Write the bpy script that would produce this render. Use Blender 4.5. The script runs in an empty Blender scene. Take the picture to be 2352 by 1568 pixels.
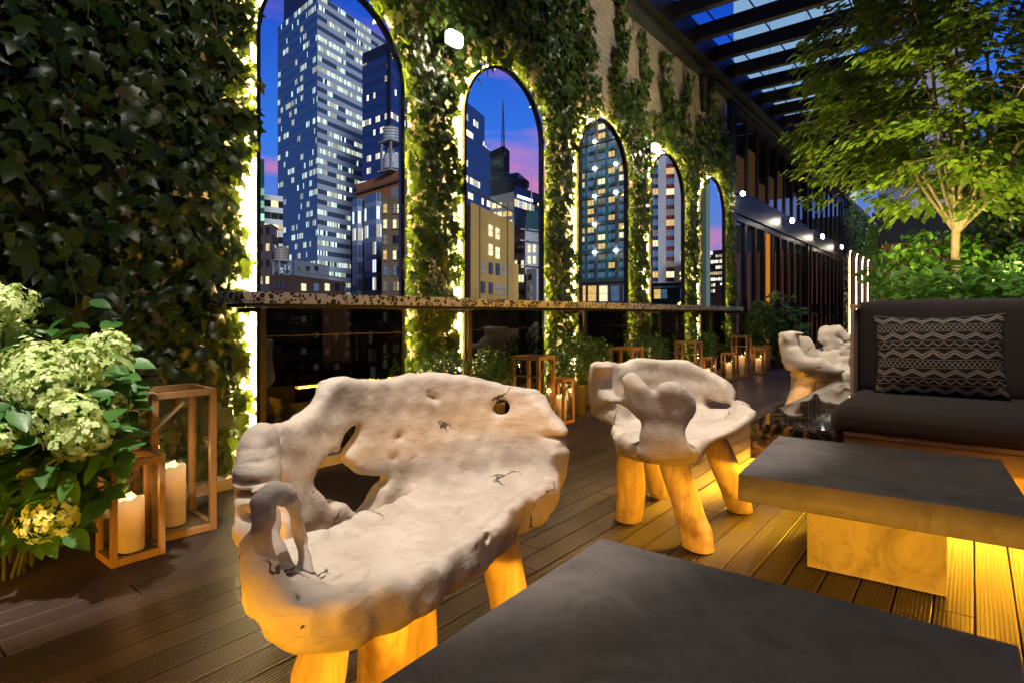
import bpy, bmesh, math, random
import numpy as np
from mathutils import Vector, Matrix
random.seed(7); RNG=np.random.default_rng(11)
SC=bpy.context.scene; COL=SC.collection
# ---------------------------------------------------------------- camera geometry (rooftop: +Y runs along the ivy wall, wall at x=-3.4)
TH=math.radians(38.5); F=1330.0; HY=722.0; EY=0.97
SN,CS=math.sin(TH),math.cos(TH)
def at(px,py,d):
    u=(px-1176)/F
    return Vector((d*(-SN+u*CS), d*(CS+u*SN), EY+d*(HY-py)/F))
def cam2w(X,D): return (-SN*D+CS*X, CS*D+SN*X)
def w2cam(x,y): return (x*CS+y*SN, -x*SN+y*CS)
def yof(px,x): u=(px-1176)/F; return x/(-SN+u*CS)*(CS+u*SN)
# ---------------------------------------------------------------- object helpers
def link(o,parent=None):
    COL.objects.link(o)
    if parent is not None: o.parent=parent
    return o
def tagd(o,label=None,cat=None,group=None,kind=None):
    if label: o['label']=label
    if cat: o['category']=cat
    if group: o['group']=group
    if kind: o['kind']=kind
    return o
def thing(name,label,cat,loc=(0,0,0),rz=0,group=None):
    o=bpy.data.objects.new(name,None); o.empty_display_size=.1
    o.location=loc; o.rotation_euler=(0,0,rz); COL.objects.link(o)
    return tagd(o,label,cat,group)
def copy_tree(o,parent=None):
    c=o.copy(); COL.objects.link(c)
    if parent is not None: c.parent=parent
    for ch in [x for x in bpy.data.objects if x.parent==o]: copy_tree(ch,c)
    return c
class MB:
    def __init__(s): s.v=[]; s.f=[]; s.uv=[]; s.mi=[]
    def add(s,vs,fs,M=None,uv=None,mi=0):
        b=len(s.v)
        for p in vs:
            p=Vector(p)
            if M is not None: p=M@p
            s.v.append(tuple(p))
        for f in fs:
            s.f.append(tuple(b+i for i in f)); s.mi.append(mi)
        return s
    def box(s,x0,x1,y0,y1,z0,z1,M=None):
        vs=[(x0,y0,z0),(x1,y0,z0),(x1,y1,z0),(x0,y1,z0),(x0,y0,z1),(x1,y0,z1),(x1,y1,z1),(x0,y1,z1)]
        return s.add(vs,[(0,3,2,1),(4,5,6,7),(0,1,5,4),(1,2,6,5),(2,3,7,6),(3,0,4,7)],M)
    def tube(s,pts,rad,n=8,cap=True,up=(.13,.31,.94)):
        pts=[Vector(p) for p in pts]; m=len(pts)
        if not hasattr(rad,'__len__'): rad=[rad]*m
        b=len(s.v); up=Vector(up)
        for i,p in enumerate(pts):
            t=(pts[min(i+1,m-1)]-pts[max(i-1,0)]).normalized()
            a=t.cross(up)
            if a.length<.15: a=t.cross(Vector((1,0,0)))
            a.normalize(); c=t.cross(a)
            for k in range(n):
                w=2*math.pi*k/n
                s.v.append(tuple(p+rad[i]*(math.cos(w)*a+math.sin(w)*c)))
        for i in range(m-1):
            for k in range(n):
                s.f.append((b+i*n+k,b+i*n+(k+1)%n,b+(i+1)*n+(k+1)%n,b+(i+1)*n+k)); s.mi.append(0)
        if cap:
            s.f.append(tuple(b+k for k in reversed(range(n)))); s.mi.append(0)
            s.f.append(tuple(b+(m-1)*n+k for k in range(n))); s.mi.append(0)
        return s
    def lathe(s,prof,n=24,M=None):
        vs=[];fs=[]
        for r,z in prof:
            for k in range(n):
                w=2*math.pi*k/n; vs.append((r*math.cos(w),r*math.sin(w),z))
        for i in range(len(prof)-1):
            for k in range(n): fs.append((i*n+k,i*n+(k+1)%n,(i+1)*n+(k+1)%n,(i+1)*n+k))
        return s.add(vs,fs,M)
    def beam(s,a,b,w,h):
        a=Vector(a);b=Vector(b);t=(b-a);L=t.length;t.normalize()
        up=Vector((0,0,1)) if abs(t.z)<.9 else Vector((0,1,0))
        r=t.cross(up).normalized();q=r.cross(t)
        M=Matrix((( t.x,r.x,q.x,a.x),(t.y,r.y,q.y,a.y),(t.z,r.z,q.z,a.z),(0,0,0,1)))
        return s.box(0,L,-w/2,w/2,-h/2,h/2,M)
def mesh_from(name,v,f,mat,parent=None,smooth=False,mi=None):
    me=bpy.data.meshes.new(name); me.from_pydata([tuple(p) for p in v],[],f); 
    for m in (mat if isinstance(mat,(list,tuple)) else [mat]): me.materials.append(m)
    if mi is not None: me.polygons.foreach_set('material_index',mi)
    if smooth: me.polygons.foreach_set('use_smooth',[True]*len(me.polygons))
    me.update()
    return link(bpy.data.objects.new(name,me),parent)
def part(name,mb,mat,parent=None,smooth=False,bevel=0,label=None,auto=False):
    o=mesh_from(name,mb.v,mb.f,mat,parent,smooth,mb.mi if isinstance(mat,(list,tuple)) else None)
    if bevel:
        m=o.modifiers.new('Bevel','BEVEL'); m.width=bevel; m.segments=2; m.limit_method='ANGLE'
    if label: o['label']=label
    return o
def solo(name,mb,mat,label,cat,group=None,kind=None,smooth=False,bevel=0,loc=None):
    if loc is not None:
        mb.v=[(p[0]-loc[0],p[1]-loc[1],p[2]-loc[2]) for p in mb.v]
    o=part(name,mb,mat,None,smooth,bevel)
    if loc is not None: o.location=loc
    return tagd(o,label,cat,group,kind)
def struct(name,mb,mat,bevel=0): 
    o=part(name,mb,mat,None,False,bevel); o['kind']='structure'; return o
# ---------------------------------------------------------------- material helpers
class NT:
    def __init__(s,name):
        s.m=bpy.data.materials.new(name); s.m.use_nodes=True; s.t=s.m.node_tree; s.t.nodes.clear()
        s.out=s.n('ShaderNodeOutputMaterial')
    def n(s,typ,**k):
        nd=s.t.nodes.new(typ)
        for a,b in k.items(): setattr(nd,a,b)
        return nd
    def l(s,a,b): s.t.links.new(a,b)
    def put(s,sock,v):
        if v is None: return
        if hasattr(v,'is_output') or isinstance(v,bpy.types.NodeSocket): s.l(v,sock)
        else:
            if isinstance(v,(tuple,list)) and len(v)==3 and sock.type=='RGBA': v=(*v,1)
            sock.default_value=v
    def math(s,op,a,b=None,c=None,clamp=False):
        nd=s.n('ShaderNodeMath',operation=op); nd.use_clamp=clamp
        s.put(nd.inputs[0],a); s.put(nd.inputs[1],b)
        if c is not None: s.put(nd.inputs[2],c)
        return nd.outputs[0]
    def mix(s,f,a,b,bt='MIX'):
        nd=s.n('ShaderNodeMix',data_type='RGBA',blend_type=bt)
        s.put(nd.inputs[0],f); s.put(nd.inputs[6],a); s.put(nd.inputs[7],b)
        return nd.outputs[2]
    def coord(s,kind='Object',scale=(1,1,1),rot=(0,0,0),loc=(0,0,0)):
        c=s.n('ShaderNodeTexCoord'); mp=s.n('ShaderNodeMapping')
        mp.inputs['Scale'].default_value=scale; mp.inputs['Rotation'].default_value=rot; mp.inputs['Location'].default_value=loc
        s.l(c.outputs[kind],mp.inputs[0]); return mp.outputs[0]
    def noise(s,vec,scale,detail=4,rough=.55,dist=0):
        nd=s.n('ShaderNodeTexNoise'); nd.inputs['Scale'].default_value=scale; nd.inputs['Detail'].default_value=detail
        nd.inputs['Roughness'].default_value=rough; nd.inputs['Distortion'].default_value=dist
        if vec is not None: s.l(vec,nd.inputs['Vector'])
        return nd.outputs[0]
    def ramp(s,fac,stops,interp='LINEAR'):
        nd=s.n('ShaderNodeValToRGB'); cr=nd.color_ramp; cr.interpolation=interp
        while len(cr.elements)<len(stops): cr.elements.new(.5)
        for e,(p,c) in zip(cr.elements,stops):
            e.position=p; e.color=(c,c,c,1) if not hasattr(c,'__len__') else (*c,1)
        s.l(fac,nd.inputs[0]); return nd.outputs[0]
    def bsdf(s,col,rough=.6,metal=0,spec=.5,em=None,ems=0,bump=None,bstr=.3,bdist=.01,alpha=None):
        b=s.n('ShaderNodeBsdfPrincipled')
        s.put(b.inputs['Base Color'],col); s.put(b.inputs['Roughness'],rough); s.put(b.inputs['Metallic'],metal)
        s.put(b.inputs['Specular IOR Level'],spec)
        if em is not None: s.put(b.inputs['Emission Color'],em); s.put(b.inputs['Emission Strength'],ems)
        if bump is not None:
            bp=s.n('ShaderNodeBump'); bp.inputs['Strength'].default_value=bstr; bp.inputs['Distance'].default_value=bdist
            s.l(bump,bp.inputs['Height']); s.l(bp.outputs[0],b.inputs['Normal'])
        return b.outputs[0]
    def done(s,sh): s.l(sh,s.out.inputs[0]); return s.m
def simple(name,c1,c2=None,scale=8,rough=.6,metal=0,bump=.0,bscale=40,spec=.5,sc=(1,1,1)):
    t=NT(name); v=t.coord('Object',sc)
    if c2 is None: c2=tuple(x*.75 for x in c1)
    n=t.noise(v,scale,5,.6)
    col=t.mix(t.ramp(n,[(.35,0),(.68,1)]),c1,c2)
    r=t.math('MULTIPLY_ADD',n,.2,rough-.1)
    return t.done(t.bsdf(col,r,metal,spec,bump=t.noise(v,bscale,4) if bump else None,bstr=bump))
def emat(name,col,s,sample=True):
    t=NT(name); e=t.n('ShaderNodeEmission'); e.inputs[0].default_value=(*col,1); e.inputs[1].default_value=s
    m=t.done(e.outputs[0])
    if not sample: m.cycles.emission_sampling='NONE'
    return m
def woodmat(name,c1,c2,axis=1,scale=6,rough=.5,bump=.15):
    t=NT(name); sc=[14,14,14]; sc[axis]=1.2
    v=t.coord('Object',tuple(sc))
    n=t.noise(v,scale*.35,6,.6,.6); n2=t.noise(v,scale*2.2,4,.6)
    col=t.mix(t.ramp(n,[(.32,0),(.66,1)]),c1,c2); col=t.mix(t.math('MULTIPLY',n2,.35),col,tuple(x*.45 for x in c2))
    return t.done(t.bsdf(col,rough,bump=n2,bstr=bump,bdist=.004))
def glassy(name,tint,refl_rough=.01,ior=1.45,extra=0.0):
    t=NT(name); fr=t.n('ShaderNodeFresnel'); fr.inputs[0].default_value=ior
    tr=t.n('ShaderNodeBsdfTransparent'); tr.inputs[0].default_value=(*tint,1)
    gl=t.n('ShaderNodeBsdfGlossy'); gl.inputs[1].default_value=refl_rough
    mx=t.n('ShaderNodeMixShader'); gm=t.n('ShaderNodeNewGeometry'); t.l(t.math('MULTIPLY',t.math('ADD',fr.outputs[0],extra,clamp=True),t.math('SUBTRACT',1,gm.outputs['Backfacing'])),mx.inputs[0]); t.l(tr.outputs[0],mx.inputs[1]); t.l(gl.outputs[0],mx.inputs[2])
    return t.done(mx.outputs[0])
def leafmat(name,c1,c2,c3=None,rough=.38,trans=.35,p3=.9):
    t=NT(name); g=t.n('ShaderNodeNewGeometry'); r=g.outputs['Random Per Island']
    stops=[(0,c1),(.55,c2),(p3,c2)]
    if c3 is not None: stops.append((1,c3))
    col=t.ramp(r,stops)
    n=t.noise(t.coord('Object'),35,3); col=t.mix(t.math('MULTIPLY',n,.5),col,tuple(x*.6 for x in c1))
    b=t.bsdf(col,rough,spec=.5,bump=t.noise(t.coord('Object'),60,3),bstr=.25,bdist=.004)
    tr=t.n('ShaderNodeBsdfTranslucent'); t.l(t.mix(.5,col,(c2[0]*1.5,c2[1]*1.4,c2[2]*.6)),tr.inputs[0])
    mx=t.n('ShaderNodeMixShader'); mx.inputs[0].default_value=trans; t.l(b,mx.inputs[1]); t.l(tr.outputs[0],mx.inputs[2])
    return t.done(mx.outputs[0])
# ---------------------------------------------------------------- scatter many copies of a small template into one mesh
def scatter(name,tv,tf,pos,R,mat,parent=None,smooth=False):
    tv=np.array(tv,float); N=len(pos); nv=len(tv)
    V=(np.einsum('nij,vj->nvi',R,tv)+np.asarray(pos)[:,None,:]).reshape(-1,3)
    counts=np.array([len(f) for f in tf]); flat=np.concatenate([np.array(f) for f in tf])
    loops=(flat[None,:]+(np.arange(N)*nv)[:,None]).ravel()
    tot=np.tile(counts,N); start=np.concatenate([[0],np.cumsum(tot)[:-1]])
    me=bpy.data.meshes.new(name); me.vertices.add(len(V)); me.vertices.foreach_set('co',V.ravel())
    me.loops.add(len(loops)); me.loops.foreach_set('vertex_index',loops)
    me.polygons.add(len(tot)); me.polygons.foreach_set('loop_start',start)
    if smooth: me.polygons.foreach_set('use_smooth',np.ones(len(tot),bool))
    me.update(calc_edges=True); me.validate()
    me.materials.append(mat)
    return link(bpy.data.objects.new(name,me),parent)
def basis(tip,nrm,size):
    """rows of frames: y axis=tip direction, z axis=normal, scaled"""
    tip=np.asarray(tip,float); nrm=np.asarray(nrm,float)
    z=nrm/np.linalg.norm(nrm,axis=1,keepdims=True)
    y=tip-(tip*z).sum(1,keepdims=True)*z; y/=np.linalg.norm(y,axis=1,keepdims=True)+1e-9
    x=np.cross(y,z); M=np.stack([x,y,z],axis=2)
    return M*np.asarray(size)[:,None,None]
def half(pts):
    L=[(-x,y,z) for x,y,z in reversed(pts)]; return L
_r=[(.2,-.1,-.02),(.5,.08,-.10),(.3,.3,0),(.52,.6,-.1),(.2,.62,.0)]
IVY_V=[(0,.3,.06),(0,0,0)]+_r+[(0,1.02,-.14)]+half(_r)
IVY_F=[(0,i,i+1) for i in range(1,12)]+[(0,12,1)]
_o=[(.16,.15,.03),(.27,.4,.04),(.24,.62,.02),(.12,.84,-.05)]
OV_V=[(0,.0,0),(0,.35,-.03),(0,.7,-.06)]+_o+[(0,1,-.14)]+half(_o)
OV_F=[(0,3,4,1),(1,4,5,2),(2,5,6,7),(0,1,10,11),(1,2,9,10),(2,7,8,9)]
SM_V=[(0,0,0),(.3,.45,.06),(0,1,0),(-.3,.45,.06)]; SM_F=[(0,1,2,3)]
def catmull(P,n=8,closed=False):
    P=[np.array(p,float) for p in P]; out=[]
    m=len(P); rng=range(m) if closed else range(m-1)
    for i in rng:
        p0=P[(i-1)%m] if (closed or i>0) else 2*P[0]-P[1]; p1=P[i]; p2=P[(i+1)%m]; p3=P[(i+2)%m] if (closed or i<m-2) else 2*P[-1]-P[-2]
        for k in range(n):
            t=k/n; out.append(.5*((2*p1)+(-p0+p2)*t+(2*p0-5*p1+4*p2-p3)*t*t+(-p0+3*p1-3*p2+p3)*t**3))
    if not closed: out.append(P[-1])
    return np.array(out)
def rdir(n,bias=(0,0,0)):
    v=RNG.normal(size=(n,3)); v/=np.linalg.norm(v,axis=1,keepdims=True); return v+np.array(bias)
# ---------------------------------------------------------------- world, camera
w=bpy.data.worlds.new("World"); SC.world=w; w.use_nodes=True
nt=w.node_tree; nt.nodes.clear()
def wn(t,**k):
    n=nt.nodes.new(t)
    for a,b in k.items(): setattr(n,a,b)
    return n
wo=wn('ShaderNodeOutputWorld'); tc=wn('ShaderNodeTexCoord'); sp=wn('ShaderNodeSeparateXYZ'); nt.links.new(tc.outputs['Generated'],sp.inputs[0])
rp=wn('ShaderNodeValToRGB'); cr=rp.color_ramp
st=[(0,(.16,.13,.22)),(.02,(.27,.19,.40)),(.13,(.12,.22,.66)),(.27,(.035,.19,.80)),(.45,(.012,.085,.60)),(.60,(.010,.030,.15)),(.80,(.010,.013,.035)),(1,(.010,.011,.022))]
while len(cr.elements)<len(st): cr.elements.new(.5)
for e,(p,c) in zip(cr.elements,st): e.position=p; e.color=(*c,1)
nt.links.new(sp.outputs[2],rp.inputs[0])
mpg=wn('ShaderNodeMapping'); mpg.inputs['Scale'].default_value=(2.2,2.2,9.5); mpg.inputs['Rotation'].default_value=(.18,.1,.3); nt.links.new(tc.outputs['Generated'],mpg.inputs[0])
nz=wn('ShaderNodeTexNoise'); nz.inputs['Scale'].default_value=1.5; nz.inputs['Detail'].default_value=4; nz.inputs['Roughness'].default_value=.45; nt.links.new(mpg.outputs[0],nz.inputs['Vector'])
cr2=wn('ShaderNodeValToRGB'); cr2.color_ramp.elements[0].position=.52; cr2.color_ramp.elements[1].position=.70; nt.links.new(nz.outputs[0],cr2.inputs[0])
fade=wn('ShaderNodeMapRange'); fade.inputs[1].default_value=.30; fade.inputs[2].default_value=.48; fade.inputs[3].default_value=.85; fade.inputs[4].default_value=0; nt.links.new(sp.outputs[2],fade.inputs[0])
mm=wn('ShaderNodeMath',operation='MULTIPLY'); nt.links.new(cr2.outputs[0],mm.inputs[0]); nt.links.new(fade.outputs[0],mm.inputs[1])
mxw=wn('ShaderNodeMix',data_type='RGBA'); nt.links.new(mm.outputs[0],mxw.inputs[0]); nt.links.new(rp.outputs[0],mxw.inputs[6]); mxw.inputs[7].default_value=(.80,.22,.36,1)
dt=wn('ShaderNodeVectorMath',operation='DOT_PRODUCT'); nt.links.new(tc.outputs['Generated'],dt.inputs[0]); dt.inputs[1].default_value=(-.70,.71,0)
mr=wn('ShaderNodeMapRange'); mr.inputs[1].default_value=-.15; mr.inputs[2].default_value=.30; mr.inputs[3].default_value=.16; mr.inputs[4].default_value=1.0; nt.links.new(dt.outputs['Value'],mr.inputs[0])
bg=wn('ShaderNodeBackground'); nt.links.new(mr.outputs[0],bg.inputs[1]); nt.links.new(mxw.outputs[2],bg.inputs[0])
sky=wn('ShaderNodeTexSky'); sky.sky_type='NISHITA'; sky.sun_disc=False; sky.sun_elevation=math.radians(-2); sky.sun_rotation=math.radians(80)
bg2=wn('ShaderNodeBackground'); bg2.inputs[1].default_value=.02; nt.links.new(sky.outputs[0],bg2.inputs[0])
ad=wn('ShaderNodeAddShader'); nt.links.new(bg.outputs[0],ad.inputs[0]); nt.links.new(bg2.outputs[0],ad.inputs[1]); nt.links.new(ad.outputs[0],wo.inputs[0])
cd=bpy.data.cameras.new('camera'); cam=bpy.data.objects.new('camera',cd); COL.objects.link(cam); SC.camera=cam
cam.location=(0,0,EY); cam.rotation_euler=(math.radians(90),0,TH)
cd.sensor_width=36; cd.lens=36*F/2352; cd.shift_y=(HY-784)/2352; cd.clip_start=.05; cd.clip_end=4000
SC.view_settings.view_transform='Standard'; SC.view_settings.look='None'; SC.view_settings.exposure=0; SC.view_settings.gamma=1
def light(name,typ,loc,energy,color,size=None,direction=None,**k):
    ld=bpy.data.lights.new(name,typ); ld.energy=energy; ld.color=color
    for a,b in k.items(): setattr(ld,a,b)
    if size is not None:
        if typ=='AREA':
            if hasattr(size,'__len__'): ld.shape='RECTANGLE'; ld.size,ld.size_y=size
            else: ld.size=size
        elif typ=='SUN': ld.angle=size
        else: ld.shadow_soft_size=size
    o=bpy.data.objects.new(name,ld); COL.objects.link(o); o.location=loc
    if direction is not None: o.rotation_euler=Vector(direction).to_track_quat('-Z','Y').to_euler()
    return o
light('twilight_sun','SUN',(20,0,30),2.6,(.80,.88,1.0),math.radians(12),(-1,.55,-.17))
# ================================================================ SETTING: deck, curb, brick wall, arches, ivy
M_deck=None
def deckmat():
    t=NT('deck_wood'); g=t.n('ShaderNodeNewGeometry'); r=g.outputs['Random Per Island']
    v=t.coord('Object',(60,2.4,60)); n=t.noise(v,1.6,7,.65); d=t.noise(t.coord('Object'),1.3,4)
    col=t.ramp(r,[(0,(.026,.018,.014)),(.5,(.040,.028,.021)),(1,(.062,.044,.033))])
    col=t.mix(t.math('MULTIPLY',n,.45),col,(.022,.013,.009))
    col=t.mix(t.ramp(d,[(.5,0),(.8,.35)]),col,(.10,.075,.058))
    ro=t.math('MULTIPLY_ADD',d,.22,.27)
    return t.done(t.bsdf(col,ro,spec=.5,bump=n,bstr=.2,bdist=.003))
M_deck=deckmat()
def deck():
    mb=MB(); p=.108; gap=.005; x=-3.232
    # reeded cross-section, extruded along y
    prof=[(0,-.024),(0,-.003),(.003,0)]
    ng=8; w=p-gap; st=(w-.010)/ng
    for i in range(ng):
        a=.005+i*st
        prof+=[(a+.0008,0),(a+st*.22,-.0026),(a+st*.48,-.0026),(a+st*.70,0)]
    prof+=[(w-.003,0),(w,-.003),(w,-.024)]
    k=0
    while x<6.0:
        y=-3.0-random.random()*2
        while y<32:
            L=random.choice([1.9,2.4,3.0,3.6]) ; y2=min(y+L,32)
            b=len(mb.v)
            for yy in (y+.002,y2-.003):
                for q in prof: mb.v.append((x+q[0],yy,q[1]+0))
            m=len(prof)
            for i in range(m-1): mb.f.append((b+i,b+i+1,b+m+i+1,b+m+i)); mb.mi.append(0)
            mb.f.append(tuple(b+i for i in range(m))[::-1]); mb.mi.append(0)
            mb.f.append(tuple(b+m+i for i in range(m))); mb.mi.append(0)
            y=y2
        x+=p; k+=1
    o=struct('deck',mb,M_deck)
    sub=MB().box(-3.5,6.2,-6,32,-.6,-.04); struct('terrace_floor',sub,simple('subfloor_black',(.012,.01,.009),rough=.9))
deck()
M_conc=simple('curb_concrete',(.48,.42,.36),(.36,.31,.27),scale=5,rough=.8,bump=.3,bscale=60)
solo('curb',MB().box(-3.40,-3.236,-2,10.4,-.02,.062),M_conc,'low pale concrete curb where the deck meets the ivy wall','curb',bevel=.006)
# ---- city ground
g=MB(); g.v=[(-1500,-800,-62),(900,-800,-62),(900,1800,-62),(-1500,1800,-62)]; g.f=[(0,1,2,3)]; g.mi=[0]
struct('street_ground',g,simple('asphalt',(.03,.03,.034),(.05,.05,.055),scale=.05,rough=.9))
solo('podium_block',MB().box(-3.46,30,-40,60,-61.9,-.62),simple('podium_brick',(.2,.15,.12),rough=.9),'building body that carries the roof terrace','building')
# ---- arches
AP=1.784; AY0=[1.739+AP*k for k in range(5)]; AW=1.125; ZB=.065; ZT=3.19; R0=AW/2; ZS=ZT-R0; XF=-3.30; XW=-3.40
def brickmat(name,c1,c2,mort,sx=4.7,rough=.85,vertical='y'):
    t=NT(name); c=t.n('ShaderNodeTexCoord'); s=t.n('ShaderNodeSeparateXYZ'); t.l(c.outputs['Object'],s.inputs[0])
    cb=t.n('ShaderNodeCombineXYZ'); t.l(s.outputs[1 if vertical=='y' else 0],cb.inputs[0]); t.l(s.outputs[2],cb.inputs[1])
    b=t.n('ShaderNodeTexBrick'); t.l(cb.outputs[0],b.inputs[0]); b.inputs['Scale'].default_value=sx
    b.inputs['Color1'].default_value=(*c1,1); b.inputs['Color2'].default_value=(*c2,1); b.inputs['Mortar'].default_value=(*mort,1)
    b.inputs['Mortar Size'].default_value=.018; b.inputs['Mortar Smooth'].default_value=.2; b.inputs['Brick Width'].default_value=1.0; b.inputs['Row Height'].default_value=.33
    n=t.noise(c.outputs['Object'],3,5); col=t.mix(t.math('MULTIPLY',n,.6),b.outputs[0],tuple(x*.62 for x in c1))
    h=t.math('MULTIPLY_ADD',b.outputs[1],-1,t.math('MULTIPLY',t.noise(c.outputs['Object'],50,3),.4))
    return t.done(t.bsdf(col,rough,bump=h,bstr=.6,bdist=.008))
M_brick=brickmat('pale_brick',(.42,.35,.28),(.52,.44,.36),(.24,.20,.17))
def arch_pts(y0,y1,zb,zt,n=28):
    cy=(y0+y1)/2; r=(y1-y0)/2; zs=zt-min(r,R0+.05); hz=zt-zs
    return [(y0,zb),(y1,zb)]+[(cy+r*math.cos(a),zs+hz*math.sin(a)) for a in [math.pi*i/n for i in range(n+1)]]
def filled(name,outer,holes,ext,xc,mat):
    cu=bpy.data.curves.new(name,'CURVE'); cu.dimensions='2D'; cu.fill_mode='BOTH'; cu.extrude=ext
    for pts in [outer]+holes:
        sp=cu.splines.new('POLY'); sp.points.add(len(pts)-1)
        for q,(a,b) in zip(sp.points,pts): q.co=(a,b,0,1)
        sp.use_cyclic_u=True
    o=bpy.data.objects.new(name,cu); COL.objects.link(o); bpy.context.view_layer.update()
    me=bpy.data.meshes.new_from_object(o.evaluated_get(bpy.context.evaluated_depsgraph_get()))
    bpy.data.objects.remove(o)
    n=len(me.vertices); co=np.empty(n*3); me.vertices.foreach_get('co',co); co=co.reshape(-1,3)
    me.vertices.foreach_set('co',np.stack([xc+co[:,2],co[:,0],co[:,1]],1).ravel()); me.materials.clear(); me.materials.append(mat); me.update()
    return link(bpy.data.objects.new(name,me))
holes=[]  # open arches stand in for mirrors; buildings behind replace their reflection
for y0 in AY0:
    ym=y0+AW; tf=(ym)/3.3
    off=.145*tf+.03
    holes.append(arch_pts(y0+.03,ym+off,ZB+.0,ZT+.12))
WZ=4.74
wallo=filled('brick_wall',[(-2.5,0),(10.33,0),(10.33,WZ),(-2.5,WZ)],holes,.02,-3.42,M_brick)
tagd(wallo,'pale brick wall behind the ivy with five arched openings in place of mirrors','wall')
M_bronze=simple('bronze_metal',(.055,.042,.026),(.035,.027,.018),scale=20,rough=.38,metal=.7)
M_black=simple('black_metal',(.012,.012,.013),(.02,.02,.022),scale=9,rough=.4,metal=.3)
M_led=emat('led_strip_warm',(1,.71,.29),400)
M_darkglass=glassy('dark_tinted_glass',(.13,.12,.115),.008,1.5,.03)
ordn=['nearest','second','middle','fourth','farthest']
what=['the tall blue skyscraper','the beige block and the mast','the hotel with white lamps','the white and red striped hotel','the green slab and dark tower']
for k,y0 in enumerate(AY0):
    t=thing('arch_frame','%s arched metal frame, around %s'%(ordn[k],what[k]),'arched frame',(XF,y0+AW/2,0),group='backlit arched frames in the ivy wall')
    def loop(off):   # closed outline offset outward
        pts=[]; cy=0; r=R0+off
        pts=[(-r,ZB-off),(r,ZB-off)]+[(r*math.cos(a),ZS+r*math.sin(a)) for a in [math.pi*i/40 for i in range(41)]]
        return pts
    mb=MB(); prof=[(.003,0),(-.012,0),(-.020,-.012),(.006,-.062)]  # (offset outward reversed, x)
    prof=[(-.018,0.0),(-.020,-.010),(-.002,-.060),(.006,-.060),(.006,0.0)]
    rings=[loop(a) for a,_ in prof]; n=len(rings[0])
    for (a,x),rg in zip(prof,rings):
        for (yy,zz) in rg: mb.v.append((x,yy,zz))
    m=len(prof)
    for i in range(m):
        for j in range(n):
            mb.f.append((i*n+j,i*n+(j+1)%n,((i+1)%m)*n+(j+1)%n,((i+1)%m)*n+j)); mb.mi.append(0)
    part('frame',mb,M_bronze,t,smooth=False)
    # led strip behind the rim
    mb=MB(); A=loop(-.028); B=loop(-.016)
    A=loop(.013); pts=[(-.052,yy,zz) for yy,zz in A[1:]]+[(-.052,A[0][0],A[0][1])]
    mb.tube(pts,.005,6,up=(1,0,0))
    part('led_strip',mb,M_led,t)
    # dark lower pane + mid rail
    pr=part('lower_pane',MB().box(-.012,-.004,-R0+.02,R0-.02,ZB+.02,1.055),M_darkglass,t)
    part('rail',MB().box(-.013,.002,-R0+.02,R0-.02,.836,.842),M_bronze,t)
    part('transom',MB().box(-.014,.0,-R0+.02,R0-.02,1.056,1.075),M_bronze,t)
# ---- bar counter
def terrazzo():
    t=NT('terrazzo'); v=t.coord('Object')
    vo=t.n('ShaderNodeTexVoronoi',feature='DISTANCE_TO_EDGE'); vo.inputs['Scale'].default_value=34; t.l(v,vo.inputs['Vector'])
    vc=t.n('ShaderNodeTexVoronoi',feature='F1'); vc.inputs['Scale'].default_value=34; t.l(v,vc.inputs['Vector'])
    s=t.n('ShaderNodeSeparateColor'); t.l(vc.outputs['Color'],s.inputs[0])
    chip=t.math('MULTIPLY',t.math('GREATER_THAN',vo.outputs['Distance'],.07),t.math('GREATER_THAN',s.outputs[0],.33))
    base=t.mix(t.noise(v,90,3),(.50,.51,.53),(.70,.71,.74))
    col=t.mix(chip,base,(.022,.018,.014))
    return t.done(t.bsdf(col,.3))
t=thing('bar_counter','long narrow bar counter of black and white terrazzo on thin legs along the arches','counter',(-3.12,1.5,0))
def L(x,y,z): return (x+3.12,y-1.5,z)
o=part('counter_top',MB().box(-.165,.12,0,8.5,1.028,1.092),terrazzo(),t,bevel=.004)
part('apron',MB().box(-.10,.105,.02,8.48,1.006,1.0265),M_black,t)
part('bracket',MB().box(-.30,-.1,-.09,-.03,1.0,1.02),M_bronze,t)
for yy in (1.62,3.28,4.98,6.75,8.55,9.92):
    part('leg',MB().box(.07,.105,yy-1.5-.017,yy-1.5+.017,0.001,1.005),M_bronze,t)
for yy in (1.62,3.28,4.98,6.75,8.55,9.92):
    part('wall_bracket',MB().box(-.16,.07,yy-1.5-.012,yy-1.5+.012,.98,1.0055),M_bronze,t)
# ---- ivy
M_ivy=leafmat('ivy_leaf',(.018,.062,.012),(.098,.150,.020),(.26,.23,.06),rough=.30,trans=.24,p3=.90)
M_ivyy=leafmat('ivy_young_leaf',(.06,.12,.015),(.16,.24,.04),(.30,.30,.08),rough=.32,trans=.3)
IVY2_V=[(0,.28,.12),(0,0,0),(.22,-.06,-.04),(.42,.02,-.16),(.34,.28,-.02),(.50,.50,-.20),(.22,.66,-.02),(.06,1.1,-.30),(-.20,.60,-.06),(-.56,.62,-.14),(-.30,.30,0),(-.52,.06,-.12),(-.18,-.10,-.03)]
HE_V=[(0,.0,0),(0,.35,-.05),(0,.7,-.08)]+[(.3,.0,.05),(.42,.3,.07),(.34,.6,.04),(.14,.86,-.05)]+[(0,1,-.2)]+[(-.14,.86,-.05),(-.34,.6,.04),(-.42,.3,.07),(-.3,.0,.05)]
M_stem=simple('ivy_stem',(.12,.09,.05),rough=.8)
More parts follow.
